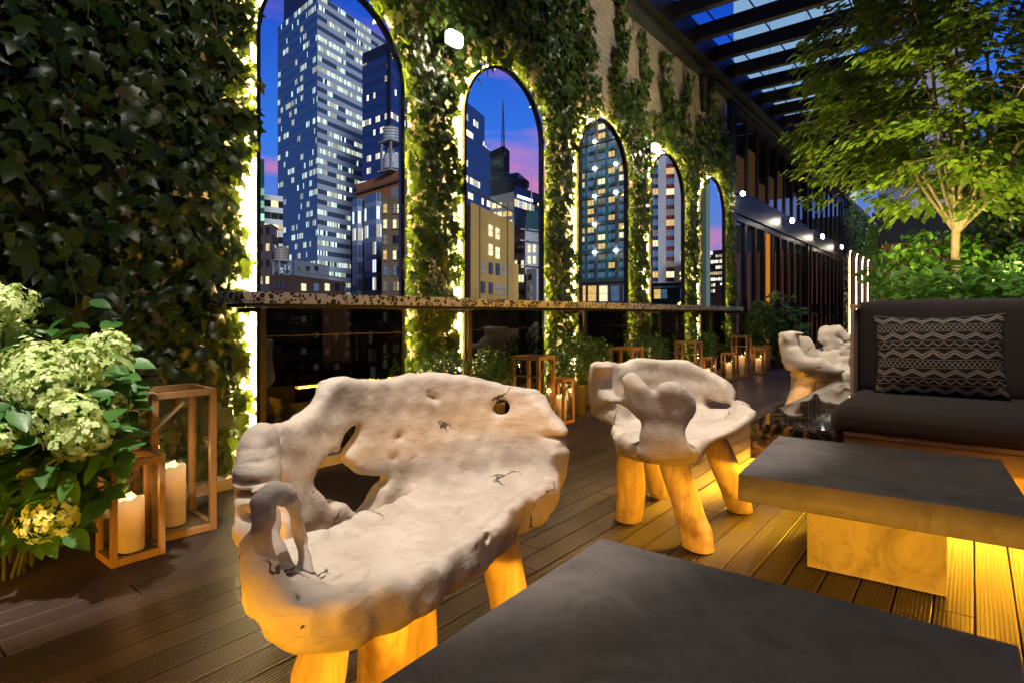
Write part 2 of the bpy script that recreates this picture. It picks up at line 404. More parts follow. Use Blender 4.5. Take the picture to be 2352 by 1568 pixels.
def inhole(y,z,mleft,mright,mtop):
    for y0 in AY0:
        a=y0-mleft; b=y0+AW+mright
        cy=(a+b)/2; r=(b-a)/2; zs=ZS
        ins=(y>a)&(y<b)&((z<zs)|(((y-cy)/r)**2+((z-zs)/(R0+mtop))**2<1))
        if not hasattr(y,'__len__'):
            if ins: return True
        else:
            acc=ins if 'acc' not in locals() else acc|ins
    return acc if hasattr(y,'__len__') else False
def ivy_field(n,y0,y1,z0,z1):
    y=RNG.uniform(y0,y1,n); z=RNG.uniform(z0,z1,n)
    wob=.035*np.sin(z*9+y*3)+.05*np.sin(z*3.7+1+y)+RNG.normal(0,.025,n)
    gl=np.clip(.055+wob*1.25,-.01,.3)
    gl=np.where((y<1.8)&(z<1.6),gl+.07*np.clip((1.6-z),0,1),gl)
    bad=np.zeros(n,bool)
    for k,q in enumerate(AY0):
        a=q-gl*(.85 if k==0 else .85); b=q+AW+.035+.02*RNG.random(n)
        cy=(q+q+AW)/2
        dl=np.where(y<cy,(cy-y)/(cy-a),(y-cy)/(b-cy))
        top=np.clip((z-ZS)/(R0+np.where(y<cy,gl*.8,.06)),0,9)
        bad|=(np.abs(dl)<1)&(z<ZS)
        bad|=(z>=ZS)&(dl**2+top**2<1)
    y,z=y[~bad],z[~bad]
    # upper right: foliage thins into climbing strands
    line=np.where(y<4.4,9.0,3.62+.30*np.sin(y*5.1)+.22*np.sin(y*11.3+1)+np.clip((5.6-y),0,2)*.75)
    keep=z<line
    for (c,top,wd) in [(4.75,4.8,.30),(5.45,4.8,.17),(6.28,4.8,.14),(6.95,4.66,.12),(7.62,4.62,.13),(8.3,4.55,.12),(9.35,4.75,.22),(9.9,4.3,.14)]:
        wv=c+.06*np.sin(z*6+c*3); ww=wd*(1-.45*np.clip((z-3.4)/1.3,0,1))*(1+.35*np.sin(z*17+c*9))
        keep|=(np.abs(y-wv)<ww)&(z<top)
    return y[keep],z[keep]
y,z=ivy_field(84000,-1.2,10.42,.08,4.86)
n=len(y)
keep=RNG.random(n)<np.where((y<1.3),.50,.62); y,z=y[keep],z[keep]; n=len(y)
size=RNG.triangular(.032,.062,.125,n)*np.where(y<2,1.12,1.0); size*=np.where(RNG.random(n)<.12,1.35,1)
lift=RNG.random(n)**1.3
x=-3.385+.028+lift*.125+.02*np.sin(y*4)*np.sin(z*3)
near=np.zeros(n,bool)
for q in AY0: near|=(np.abs(y-(q-.12))<.16)
x=np.where(near,np.minimum(x,-3.325+.02*RNG.random(n)),x)
nrm=np.stack([np.ones(n),RNG.normal(0,.42,n),RNG.normal(.22,.42,n)],1)
tip=np.stack([RNG.normal(.25,.3,n),RNG.normal(0,.55,n),-np.ones(n)],1)
t=thing('climbing_ivy','dense green ivy climbing the pale brick wall around all the arches','ivy',(0,0,0))
M_t=basis(tip,nrm,size); M_t[:,:,0]*=RNG.uniform(.8,1.15,n)[:,None]
P_=np.stack([x,y,z],1); q=RNG.random(n)
scatter('leaves',IVY_V,IVY_F,P_[q<.5],M_t[q<.5],M_ivy,t)
scatter('leaves',IVY2_V,IVY_F,P_[(q>=.5)&(q<.8)],M_t[(q>=.5)&(q<.8)],M_ivy,t)
scatter('young_leaves',HE_V,OV_F,P_[q>=.8],M_t[q>=.8]*.75,M_ivyy,t)
mb=MB()
for i in range(150):
    yy=random.uniform(-.8,10.2); zz=random.uniform(0.05,3.2); pts=[]
    for j in range(9):
        bad=any(q-.05<yy<q+AW+.05 and zz<ZT+.1 for q in AY0)
        if bad or zz>4.7: break
        pts.append((-3.385+random.uniform(0,.05),yy,zz)); yy+=random.uniform(-.09,.09); zz+=random.uniform(.08,.28)
    if len(pts)>2: mb.tube(pts,[.006-.0005*q for q in range(len(pts))],5)
part('stems',mb,M_stem,t)['kind']='stuff'
rn=MB()
for i in range(70):
    yy=random.uniform(-.6,1.7) if i<26 else random.uniform(2.6,10); zz=random.uniform(1.2,4.5)
    if any(q-.12<yy<q+AW+.12 and zz<ZT+.5 for q in AY0): continue
    pts=[]
    for j in range(7): pts.append((-3.26+.02*j+random.uniform(-.01,.02),yy,zz)); yy+=random.uniform(-.035,.035); zz-=random.uniform(.03,.09)
    rn.tube(pts,[.0028]*6+[.0012],4)
part('runners',rn,simple('ivy_runner',(.20,.13,.06),rough=.7),t)['kind']='stuff'
# ---- wall lamps (bulkheads) above the arches and along the facade
M_lampglow=emat('lamp_lens',(1,.88,.66),110)
LP=[(3.26,3.12),(6.93,3.09),(10.5,3.09),(13.9,3.04),(17.2,3.03),(20.1,3.02)]
lab=['round-cornered wall lamp glowing in the ivy between the first and second arches','wall lamp glowing in the ivy between the middle and fourth arches',
 'small wall lamp at the corner where the ivy meets the glass facade','wall lamp on the dark band above the glass doors, nearest of three there','middle wall lamp on the dark band above the glass doors','farthest wall lamp on the dark band above the glass doors']
for k,((yy,zz),lb) in enumerate(zip(LP,lab)):
    xx=-3.40 if k<3 else -3.24
    s=1 if k<2 else (.6 if k==2 else .95)
    t=thing('wall_lamp',lb,'wall lamp',(xx,yy,zz),group='white lamps along the wall')
    a=.14 if k<3 else .02
    part('arm',MB().box(0.002,a+.08,-.02,.02,-.02,.02),M_black,t)
    part('housing',MB().box(a+.04,a+.07,-.085*s,.085*s,-.062*s,.062*s),M_black,t,bevel=.012)
    part('lens',MB().box(a+.0705,a+.125,-.076*s,.076*s,-.055*s,.055*s),M_lampglow,t,bevel=.027*s)
# ================================================================ glazed facade, canopy, far end of the terrace
M_frame=simple('facade_frame_metal',(.022,.024,.028),(.03,.032,.036),scale=4,rough=.35,metal=.4)
M_panel=simple('facade_panel',(.05,.056,.075),(.04,.045,.06),scale=2,rough=.42,metal=.3)
def glass_pane(name,base,rough=.02):
    t=NT(name); n=t.noise(t.coord('Object'),.9,3); return t.done(t.bsdf(t.mix(n,base,tuple(x*.4 for x in base)),rough,spec=.9))
M_gl=glassy('facade_glass',(.55,.52,.5),.015,1.5,.30); M_glw=glass_pane('facade_glass_warm',(.16,.09,.045))
M_curtain=emat('self_lit_blind',(.75,.42,.18),.42,False); M_int=[emat('interior_glow_a',(.8,.45,.2),.06,False),emat('interior_glow_b',(.7,.42,.2),.045,False),emat('interior_glow_c',(.35,.33,.3),.03,False)]  # blinds and door strips emit: room lamplight painted in as glow
fx=-3.36
t=thing('glass_facade','dark metal and glass building front with folding doors beyond the ivy wall','building',(fx,10.36,0))
Y0=10.36
def fb(x0,x1,y0,y1,z0,z1,mb=None): return (mb or MB()).box(x0,x1,y0-Y0,y1-Y0,z0,z1)
part('dark_backing',fb(-.046,-.036,10.36,21.6,0,5.0),M_black,t)  # black sheet close behind the glass stands in for the dark interior
part('spandrel',fb(-.034,.06,10.37,21.6,2.78,3.18),M_panel,t,bevel=.005)
part('head_band',fb(-.034,.05,10.37,21.6,4.66,4.99),M_panel,t)
for yy in (10.42,16.35,21.5):
    part('column',fb(-.0345,.075,yy-.06,yy+.09,0,2.779),M_frame,t)
    part('column',fb(-.0345,.055,yy-.06,yy+.09,3.181,4.659),M_frame,t)
yy=10.62;i=0
while yy<21.3:
    if not (16.2<yy<16.7):
        w=.70
        mb=MB(); fb(-.0335,.03,yy,yy+.055,3.182,4.658,mb); fb(-.0335,.03,yy+.06,yy+w-.0,3.182,3.24,mb); fb(-.0335,.03,yy+.06,yy+w,4.60,4.658,mb)
        wnd=part('window',mb,M_frame,t)
        part('pane',fb(-.014,-.006,yy+.056,yy+w-.001,3.241,4.599),M_gl,wnd)
        if yy<15.5:
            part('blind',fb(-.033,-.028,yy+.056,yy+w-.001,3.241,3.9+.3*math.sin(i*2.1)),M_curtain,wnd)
    yy+=.705;i+=1
yy=10.62;i=0
M_orange=emat('self_lit_amber_panel',(1,.36,.03),.55,False); M_bluerefl=emat('painted_blue_reflection',(.16,.22,.45),.30,False); M_goldhi=emat('painted_gold_highlight',(.85,.5,.16),.22,False)  # emissive: panel lamplight, bluish reflection and gold highlights painted in
while yy<21.2:
    if not (16.1<yy<16.7):
        w=.62
        opened = abs(yy-12.48)<.31
        mb=MB(); fb(-.0335,.035,yy,yy+.06,.03,2.777,mb); fb(-.0335,.035,yy+w-.062,yy+w-.002,.03,2.777,mb)
        fb(-.0335,.034,yy+.061,yy+w-.063,.03,.16,mb); fb(-.0335,.034,yy+.061,yy+w-.063,2.66,2.777,mb); fb(-.0335,.02,yy+.061,yy+w-.063,1.0,1.02,mb)
        d=part('door_leaf',mb,M_frame,t,label='leaf folded open, showing an amber panel with painted-in glow' if opened else None)
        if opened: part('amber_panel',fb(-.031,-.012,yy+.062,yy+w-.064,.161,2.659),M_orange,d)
        else:
            part('pane',fb(-.014,-.006,yy+.062,yy+w-.064,.161,2.659),M_gl,d); a_=yy+.09+random.random()*.25
            if i in (0,1): part('glow_panel',fb(-.033,-.029,yy+.065,yy+w-.068,.2,2.6),M_bluerefl,d)  # glowing sheet painted in for the city reflection on the glass
            elif i%3==1: part('glow_panel',fb(-.033,-.029,a_,a_+.05,.5,2.3),M_goldhi,d)
            elif i%3==2: part('glow_panel',fb(-.033,-.029,a_,a_+.16,.2,2.5),M_int[1],d)
        if i%2==0: part('handle',fb(.036,.07,yy+w-.045,yy+w-.025,.95,1.25),M_frame,d)
    yy+=.625;i+=1
# ---- canopy
M_can=simple('canopy_steel',(.010,.010,.012),(.016,.015,.016),scale=3,rough=.45,metal=.2)
M_roofglass=glassy('canopy_glass',(.72,.88,.98),.05,1.15)
CX0,CX1,CZ=-3.26,-1.12,4.93
t=thing('pergola_canopy','black steel canopy of rafters and a glass roof over the terrace side','canopy',(CX0,4,CZ))
def cb(x0,x1,y0,y1,z0,z1,mb=None): return (mb or MB()).box(x0-CX0,x1-CX0,y0-4,y1-4,z0-CZ,z1-CZ)
part('wall_beam',cb(-3.42,-3.20,3.4,21.6,4.752,4.99) if 0 else cb(-3.24,-3.10,3.4,21.6,4.80,5.16),M_can,t)
part('fascia',cb(-3.45,-3.245,-2.6,21.6,4.745,5.14),M_panel,t)
part('outer_beam',cb(-1.16,-1.06,3.4,21.6,4.82,5.16),M_can,t)
for k in range(-4,18):
    yy=7.45+.815*k
    if yy<3.6 or yy>21.4: continue
    part('rafter',cb(-3.099,-1.161,yy-.055,yy+.055,4.93,5.14),M_can,t,bevel=.004)
mb=MB()
part('glass_roof',cb(-3.24,-1.06,3.4,21.6,5.165,5.18,mb),M_roofglass,t)
mb=MB()
for xx in (-2.9,-2.35,-1.8,-1.3): mb.box(xx-CX0-.008,xx-CX0+.008,-.6,17.6,5.183-CZ,5.2-CZ)
part('glazing_bar',mb,M_frame,t)
solo('downpipe',MB().tube([(-3.30,9.02,4.79),(-3.30,9.02,4.62),(-3.33,9.10,4.50),(-3.33,9.12,4.2)],.055,12),M_can,'black bent downpipe coming out of the canopy beam above the ivy','pipe',smooth=True)
# ---- far ivy wall with narrow mirrors
t=thing('far_wall','dark brick wall beyond the glass doors, covered with ivy','wall',(-3.4,21.7,0))
part('wall',MB().box(-.2,0,0,9.3,0,5.1),simple('far_wall_dark',(.06,.05,.045),rough=.9),t)
t=thing('far_ivy','ivy on the far wall around narrow backlit mirrors','ivy',(-3.4,21.7,0))
n=9000; y=RNG.uniform(0,8.6,n); z=RNG.uniform(.1,4.9,n); ok=np.ones(n,bool)
FM=[22.55,24.0,25.45,26.9]
for q in FM: ok&=~((np.abs(y+21.7-q-.3)<.47)&(z<3.25))
y,z=y[ok],z[ok]; n=len(y)
scatter('leaves',IVY_V,IVY_F,np.stack([RNG.uniform(.02,.10,n),y,z],1),basis(np.stack([RNG.normal(.2,.3,n),RNG.normal(0,.5,n),-np.ones(n)],1),np.stack([np.ones(n),RNG.normal(0,.5,n),RNG.normal(.2,.4,n)],1),RNG.uniform(.09,.15,n)),M_ivy,t)
M_mir=NT('mirror'); _b=M_mir.n('ShaderNodeBsdfGlossy'); _b.inputs[0].default_value=(.8,.78,.75,1); _b.inputs[1].default_value=.01; M_mir=M_mir.done(_b.outputs[0])
M_led2=emat('led_strip_far',(1,.74,.36),20)
for k,q in enumerate(FM):
    t=thing('narrow_mirror','narrow arched mirror with glowing edges on the far wall, %s past the doors'%['first','second','third','fourth'][k],'mirror',(-3.4,q,0),group='narrow mirrors on the far wall')
    pts=[(0,.1),(.6,.1)]+[(.3+.3*math.cos(a),2.75+.4*math.sin(a)) for a in [math.pi*i/14 for i in range(15)]]
    vs=[(.19,a,b) for a,b in pts]+[(.15,a,b) for a,b in pts]; m=len(pts)
    fs=[tuple(range(m)),tuple(range(2*m-1,m-1,-1))]+[(i,(i+1)%m+0,(i+1)%m+m,i+m)[::-1] for i in range(m)]
    mb=MB(); mb.add(vs,fs); part('pane',mb,M_mir,t)
    part('led_strip',MB().tube([(.13,a*1.06-.02,b) for a,b in pts[1:]]+[(.13,-.02,.1)],.012,6,up=(1,0,0)),M_led2,t)
# ---- end wall with red slats
t=thing('slatted_screen','dark red vertical slat screen closing the far end of the terrace','screen',(-3.2,30.6,0))
M_red=woodmat('red_slat',(.42,.11,.05),(.30,.07,.03),axis=2,rough=.6)
mb=MB(); x=0
while x<9: mb.box(x,x+.075,0,.06,0,4.1); x+=.11
part('slats',mb,M_red,t); part('backing',MB().box(-.2,9.2,.07,.14,0,4.12),M_black,t)
solo('end_wall',MB().box(-3.6,6,31.0,31.3,0,5.6),simple('end_wall_dark',(.02,.02,.023),rough=.9),'dark wall above and behind the red slat screen','wall')
# ---- pale brick building beyond the tree
M_wb=brickmat('white_brick',(.42,.41,.42),(.48,.47,.48),(.2,.2,.22),sx=5.2,vertical='x')
solo('brick_building',MB().box(.35,9,13.2,20,0,4.6),M_wb,'light grey brick building behind the tree at the right edge','building')
solo('sun_block_wall',MB().box(6.6,11,-12,13.1,0,8.5),M_wb,'unseen brick wall added beside the terrace to keep the sun off it','building')  # unseen wall added to shade the terrace from the sun lamp
# ================================================================ CITY
def cm(name,fh,ww,span,glass,spandrel,p,lit,strength,mull=.08,warm=None,seed=0,rough=.12,grp=3,metal=.0):
    t=NT(name); uv=t.n('ShaderNodeUVMap'); s=t.n('ShaderNodeSeparateXYZ'); t.l(uv.outputs[0],s.inputs[0])
    u=t.math('DIVIDE',s.outputs[0],ww); v=t.math('DIVIDE',s.outputs[1],fh)
    fu=t.math('FRACT',u); fv=t.math('FRACT',v); iu=t.math('FLOOR',u); iv=t.math('FLOOR',v)
    def wn_(a,b,off):
        c=t.n('ShaderNodeCombineXYZ'); t.l(a,c.inputs[0]); t.l(b,c.inputs[1]); c.inputs[2].default_value=off+seed
        w=t.n('ShaderNodeTexWhiteNoise'); t.l(c.outputs[0],w.inputs[0]); return w
    g=wn_(t.math('FLOOR',t.math('DIVIDE',u,grp)),iv,1.7).outputs[0]; f=wn_(iu,iv,5.1)
    lf=wn_(iv,iv,9.3).outputs[0]
    score=t.math('ADD',t.math('MULTIPLY',g,.66),t.math('ADD',t.math('MULTIPLY',f.outputs[0],.16),t.math('MULTIPLY',lf,.18)))
    litm=t.math('GREATER_THAN',score,1-p)
    win=t.math('MULTIPLY',t.math('GREATER_THAN',fv,span),t.math('MULTIPLY',t.math('GREATER_THAN',fu,mull),t.math('LESS_THAN',fv,.97)))
    m=t.math('MULTIPLY',litm,win)
    det=t.noise(uv.outputs[0],2.3/ww,3); col=t.mix(t.math('GREATER_THAN',f.outputs[0],.62),lit,warm or lit)
    sc=t.n('ShaderNodeSeparateColor'); t.l(f.outputs[1],sc.inputs[0])
    st=t.math('MULTIPLY',t.math('MULTIPLY',m,strength),t.math('MULTIPLY_ADD',t.math('POWER',sc.outputs[0],2.2),1.3,t.math('MULTIPLY_ADD',det,1.2,-.35)))
    gl=t.mix(t.noise(uv.outputs[0],.05,3),glass,tuple(x*.45 for x in glass))
    base=t.mix(win,spandrel,gl); ro=t.math('MULTIPLY_ADD',win,-(.65-rough),.65)
    mt=t.done(t.bsdf(base,ro,metal,em=col,ems=st)); mt.cycles.emission_sampling='NONE'; return mt
def prism(name,plan,z0,z1,mats,parent=None,roof=None,loc=(0,0)):
    """plan: world xy list; walls get uv in metres; mats: list per wall (last reused) + roof"""
    n=len(plan); me=bpy.data.meshes.new(name); vs=[];fs=[];mi=[];uvs=[]
    allm=[]
    for m in mats+[roof or mats[-1]]:
        if m not in allm: allm.append(m)
    for i in range(n):
        a,b=plan[i],plan[(i+1)%n]; L=math.hypot(b[0]-a[0],b[1]-a[1]); k=len(vs)
        vs+= [(a[0]-loc[0],a[1]-loc[1],z0),(b[0]-loc[0],b[1]-loc[1],z0),(b[0]-loc[0],b[1]-loc[1],z1),(a[0]-loc[0],a[1]-loc[1],z1)]
        fs.append((k,k+1,k+2,k+3)); mi.append(allm.index(mats[min(i,len(mats)-1)])); uvs+=[(0,z0+62),(L,z0+62),(L,z1+62),(0,z1+62)]
    k=len(vs); vs+=[(p[0]-loc[0],p[1]-loc[1],z1) for p in plan]; fs.append(tuple(range(k,k+n))); mi.append(allm.index(roof or mats[-1])); uvs+=[(0,0)]*n
    me.from_pydata(vs,[],fs)
    for m in allm: me.materials.append(m)
    ul=me.uv_layers.new(name='UVMap'); ul.data.foreach_set('uv',[c for p in uvs for c in p]); me.polygons.foreach_set('material_index',mi); me.update()
    return link(bpy.data.objects.new(name,me),parent)
GZ=-61.9
def P(px,d): u=(px-1176)/F; return cam2w(u*d,d)
def zt(py,d): return EY+d*(HY-py)/F
class Face:
    def __init__(s,px0,d0,px1,d1,root):
        s.a=Vector(P(px0,d0)); s.b=Vector(P(px1,d1)); s.t=(s.b-s.a).normalized(); s.n=Vector((s.t.y,-s.t.x)); s.root=root
        if s.n.dot(-s.a)<0: s.n=-s.n
        s.c=(w2cam(*s.a),w2cam(*s.b))
    def hit(s,px):
        u=(px-1176)/F; (X0,D0),(X1,D1)=s.c; dX,dD=X1-X0,D1-D0
        k=(X0-u*D0)/(u*dD-dX); return Vector(cam2w(X0+k*dX,D0+k*dD)),D0+k*dD
    def slab(s,mb,px0,px1,py0,py1,dep=.15,off=.02,slope=None):
        A,da=s.hit(px0);B,db=s.hit(px1); dm=(da+db)/2
        z1=zt(py0,dm);z0=zt(py1,dm); L=s.root.location
        vs=[]
        for o in (off,off+dep):
            for Q,z in ((A,z0),(B,z0),(B,z1),(A,z1)):
                q=Q+s.n*o; vs.append((q.x-L.x,q.y-L.y,z-L.z))
        mb.add(vs,[(0,3,2,1),(4,5,6,7),(0,1,5,4),(1,2,6,5),(2,3,7,6),(3,0,4,7)]); return mb
    def win(s,px0,px1,py0,py1,mat,frame=None,dep=.12,off=.02,name='window',bar=True):
        o=part(name,s.slab(MB(),px0,px1,py0,py1,dep,off),mat,s.root)
        if frame and bar:
            mb=MB(); pm=(py0+py1)/2; s.slab(mb,px0,px1,pm-.35,pm+.35,dep+.05,off)
            part('sash_bar',mb,frame,o)
        return o
def wmat(name,col,s):
    t=NT(name); v=t.coord('Object'); n=t.noise(v,1.1,4); n2=t.n('ShaderNodeTexWave'); n2.inputs['Scale'].default_value=2.2; n2.inputs['Distortion'].default_value=1.5; t.l(t.coord('Object',(1,1,.1)),n2.inputs[0])
    st=t.math('MULTIPLY',t.math('MULTIPLY_ADD',n,1.2,.3),t.math('MULTIPLY_ADD',n2.outputs[0],.6,.6))
    m=t.done(t.bsdf((.1,.1,.1),.2,em=col,ems=t.math('MULTIPLY',st,s))); m.cycles.emission_sampling='NONE'; return m
W_lit=wmat('window_lit_cream',(1,.93,.52),1.35); W_amb=wmat('window_lit_amber',(1,.66,.2),.95); W_dim=wmat('window_curtain_dim',(.45,.40,.30),.35); W_dark=NT('window_dark'); W_dark=W_dark.done(W_dark.bsdf((.02,.026,.035),.08,spec=.8))
W_blue=wmat('window_blue_dusk',(.12,.26,.5),.45)
def pick(*a): return random.choice(a)
def bld(name,label,px,d): return thing(name,label,'building',(*P(px,d),0))
def lp(root): return (root.location.x,root.location.y)
roofm=simple('roof_dark',(.05,.05,.055),rough=.9)
# A: tall blue glass tower
tA=bld('skyscraper','tall blue glass skyscraper with many lit floors, seen through the nearest arch',729,200)
mAl=cm('tower_glass_left',3.55,.62,.42,(.04,.11,.30),(.07,.15,.34),.345,(.95,.95,.5),1.0,.10,(.6,.85,.75),1,grp=4)
mAr=cm('tower_glass_right',3.55,.68,.50,(.03,.07,.13),(.38,.42,.52),.45,(.92,1,.66),1.2,.08,(.7,.95,.85),4,rough=.2,grp=7)
pl=[P(638,224),P(729,200),P(900,238),P(820,290)]
prism('tower',pl,GZ,112,[mAl,mAr,mAr,mAl],tA,roofm,lp(tA))
fA=Face(729,200,900,238,tA)
mb=MB()
for k in range(22): # roof truss on the right parapet
    pass
fA.slab(mb,730,899,-26,-20,.5,.1); part('parapet',mb,simple('parapet_steel',(.12,.2,.4),rough=.4),tA)
prism('crown',[P(652,232),P(690,215),P(760,240),P(720,265)],112,142,[simple('crown_dark',(.02,.025,.05),rough=.5)],tA,None,lp(tA))
# B
tB=bld('office_tower','dark blue office tower with a slanted black crown, right of the tall skyscraper',898,160)
mB=cm('office_blue_left',3.5,1.0,.50,(.02,.05,.17),(.02,.05,.20),.30,(1,.86,.55),1.4,.12,(1,.95,.75),7,grp=2)
prism('tower',[P(832,168),P(898,160),P(945,171),P(880,190)],GZ,zt(120,160),[mB,mB],tB,roofm,lp(tB))
prism('crown',[P(832,168),P(898,160),P(945,171),P(880,190)],zt(120,160),zt(94,160),[simple('crown_black',(.015,.018,.03),rough=.4)],tB,None,lp(tB))
fB=Face(832,168,898,160,tB); part('corner_strip',fB.slab(MB(),892,898,94,420,.4,.05),M_black,tB)
# K, T, G, F
tK=bld('slim_building','slim dark building squeezed between the skyscraper and the brick apartment tower',812,132)
mK=cm('slim_dark',3.4,1.6,.5,(.02,.03,.05),(.035,.035,.05),.26,(1,.85,.4),1.2,.3,seed=9,grp=1)
prism('block',[P(806,132),P(824,132),P(824,150),P(806,150)],GZ,zt(478,132),[mK],tK,roofm,lp(tK))
tT=bld('green_tower','narrow green lit tower at the left edge of the nearest arch',600,150)
mT=cm('green_glass',3.3,1.3,.4,(.01,.12,.10),(.01,.06,.05),.55,(.5,1,.7),.9,.2,seed=12,grp=1)
prism('tower',[P(585,150),P(607,150),P(607,170),P(585,170)],GZ,zt(366,150),[mT],tT,roofm,lp(tT))
tG=bld('white_banded_building','white building with horizontal bands left of the tall skyscraper',618,172)
mG=cm('white_bands',3.6,2.2,.42,(.02,.025,.03),(.62,.62,.66),.30,(1,.8,.4),1.0,.02,seed=15)
prism('block',[P(605,172),P(650,176),P(650,200),P(605,200)],GZ,zt(445,172),[mG],tG,roofm,lp(tG))
tF=bld('dark_brick_building','dark old brick building with small lit windows, lower left of the nearest arch',618,112)
mF=cm('dark_old_brick',3.2,1.9,.52,(.03,.03,.035),(.10,.075,.07),.28,(1,.82,.45),1.1,.45,seed=18,grp=1)
prism('block',[P(588,114),P(624,112),P(640,118),P(604,126)],GZ,zt(515,112),[mF],tF,roofm,lp(tF))
# C brick apartments with glass bays
tC=bld('brick_apartment_tower','red-brown brick apartment tower with pale blue glass bays, below the roof tank',880,90)
Mcb=simple('red_brown_brick',(.48,.18,.06),(.38,.14,.05),scale=.6,rough=.9)
plC=[P(819,96),P(945,84),P(975,110),P(830,126)]
prism('block',plC,GZ,zt(424,96),[Mcb],tC,roofm,lp(tC))
fC=Face(819,96,945,84,tC)
Mbay=cm('glass_bay',2.75,.62,.26,(.10,.17,.30),(.26,.33,.48),.42,(1,.80,.30),1.1,.16,(.75,.9,1),21,grp=2)
for (a,b) in ((822,834),(850,877)):
    A,_=fC.hit(a);B,_=fC.hit(b); q=[A+fC.n*1.0,B+fC.n*1.0,B+fC.n*.05,A+fC.n*.05]
    prism('glass_bay',[tuple(v) for v in q],GZ,zt(444,90),[Mbay],tC,roofm,lp(tC))
part('cornice',fC.slab(MB(),819,944,424,430,.5,.02),simple('cornice_brown',(.25,.12,.08),rough=.8),tC)
for i in range(9): part('floor_band',fC.slab(MB(),835,849.5,468+i*29,469.5+i*29,.15,.02),simple('pale_band',(.4,.33,.28)) if i==0 else bpy.data.materials['pale_band'],tC)
# D brown stone
tD=bld('brown_stone_building','brown stone building with paired sash windows at the right edge of the nearest arch',900,60)
Mds=simple('brown_stone',(.22,.15,.09),(.16,.11,.07),scale=.9,rough=.9,bump=.2,bscale=6)
prism('block',[P(877,62),P(950,60),P(965,75),P(885,78)],GZ,zt(452,61),[Mds],tD,roofm,lp(tD))
fD=Face(877,62,950,60,tD)
Mfr=simple('sash_frame',(.05,.045,.04)); Msill=simple('stone_sill',(.32,.28,.22))
for r in range(11):
    py=470+r*35.5
    for (a,b) in ((882.5,889),(904.5,911),(914.5,921)):
        m=pick(W_lit,W_dim,W_dark,W_blue,W_amb,W_lit)
        w_=fD.win(a,b,py,py+20,m,Mfr)
        part('sill',fD.slab(MB(),a-1,b+1,py+20.3,py+21.5,.25,.02),Msill,w_)
prism('bulkhead',[P(898,66),P(930,65),P(934,72),P(902,73)],zt(452,61),zt(432,66),[simple('tin_grey',(.22,.23,.25),rough=.5)],tD,None,lp(tD))
# E low brick with penthouse
tE=bld('low_brick_building','low dark brick building with a grey rooftop penthouse, in front of the skyscraper',664,72)
Meb=simple('dark_red_brick',(.10,.052,.038),(.075,.04,.03),scale=.8,rough=.9)
prism('block',[P(618,75),P(664,72),P(790,88),P(740,100)],GZ,zt(631,72),[Meb],tE,roofm,lp(tE))
Mpent=simple('grey_panel',(.26,.28,.34),(.2,.22,.27),scale=.5,rough=.7)
prism('penthouse',[P(676,78),P(756,88),P(748,96),P(680,92)],zt(631,72),zt(597,78),[Mpent],tE,roofm,lp(tE))
fE=Face(664,72,790,88,tE)
part('coping',fE.slab(MB(),664,789,630,633,.25,.02),Msill,tE)
for i,px in enumerate((692,721,746,768)):
    for r in range(6):
        w_=fE.win(px,px+9,655+r*36-(0 if r else 3),668+r*36,[W_lit,W_blue,W_lit,W_dark][(i+r*3)%4],Mfr)
fE2=Face(618,75,664,72,tE)
for r in range(6):
    for px in (630,640,650): fE2.win(px,px+6,648+r*36,664+r*36,pick(W_dim,W_dark),Mfr)
fP=Face(676,78,756,88,tE)
for px in (684,702,722): fP.win(px,px+7,612,622,W_dark,Mfr)
# water tanks
Mtank=woodmat('tank_cedar',(.40,.34,.28),(.30,.25,.2),axis=2,scale=2,rough=.9); Mtankg=simple('tank_pale_grey',(.50,.49,.50),(.40,.39,.40),scale=1.2,rough=.8)
def tank(label,px,d,pytop,pybot,pystand,wpx,mat,two=False):
    r=wpx/2/F*d; z1=zt(pytop,d);z0=zt(pybot,d);zs=zt(pystand,d)
    t=thing('water_tank',label,'water tank',(*P(px,d),zs)); h=z0-zs; H=z1-zs
    mb=MB(); mb.lathe([(0,h),(r,h),(r*1.0,h+(H-h)*.8),(r*1.05,h+(H-h)*.8)],28); part('tank',mb,mat,t,smooth=False)
    mb=MB(); mb.lathe([(r*1.08,h+(H-h)*.8),(r*.5,h+(H-h)*.93),(0,H)],28); part('cone_roof',mb,mat,t)
    mb=MB()
    for k in range(4): z=h+(H-h)*(.12+.18*k); mb.lathe([(r*1.02,z),(r*1.02,z+.08*r)],28)
    part('hoop',mb,M_frame,t)
    Ms=simple('stand_steel',(.28,.28,.3)) if 'stand_steel' not in bpy.data.materials else bpy.data.materials['stand_steel']
    for sx,sy in ((1,1),(1,-1),(-1,1),(-1,-1)): part('leg',MB().beam((sx*r*.8,sy*r*.8,0),(sx*r*.8,sy*r*.8,h-.1),.2*r,.2*r),Ms,t)
    mb=MB(); mb.box(-r*1.1,r*1.1,-r*1.1,r*1.1,h-.2*r,h-.02)
    for sx in (-1,1): mb.beam((sx*r*.8,-r*.8,h*.1),(sx*r*.8,r*.8,h*.9),.1*r,.1*r); mb.beam((-r*.8,sx*r*.8,h*.1),(r*.8,sx*r*.8,h*.9),.1*r,.1*r)
    part('platform',mb,Ms,t)
    if two:
        mb=MB(); mb.lathe([(0,h*.12),(r*.95,h*.12),(r*.95,h*.58),(0,h*.64)],28); part('lower_tank',mb,mat,t)
        part('lower_platform',MB().box(-r*1.15,r*1.15,-r*1.15,r*1.15,h*.0,h*.06),Ms,t)
tank('pale double water tank on a steel frame on top of the brick apartment tower',900,88,290,327,398,40,Mtankg,True)
tank('small wooden water tank on black legs beside the grey penthouse',647,79,566,598,632,33,Mtank)
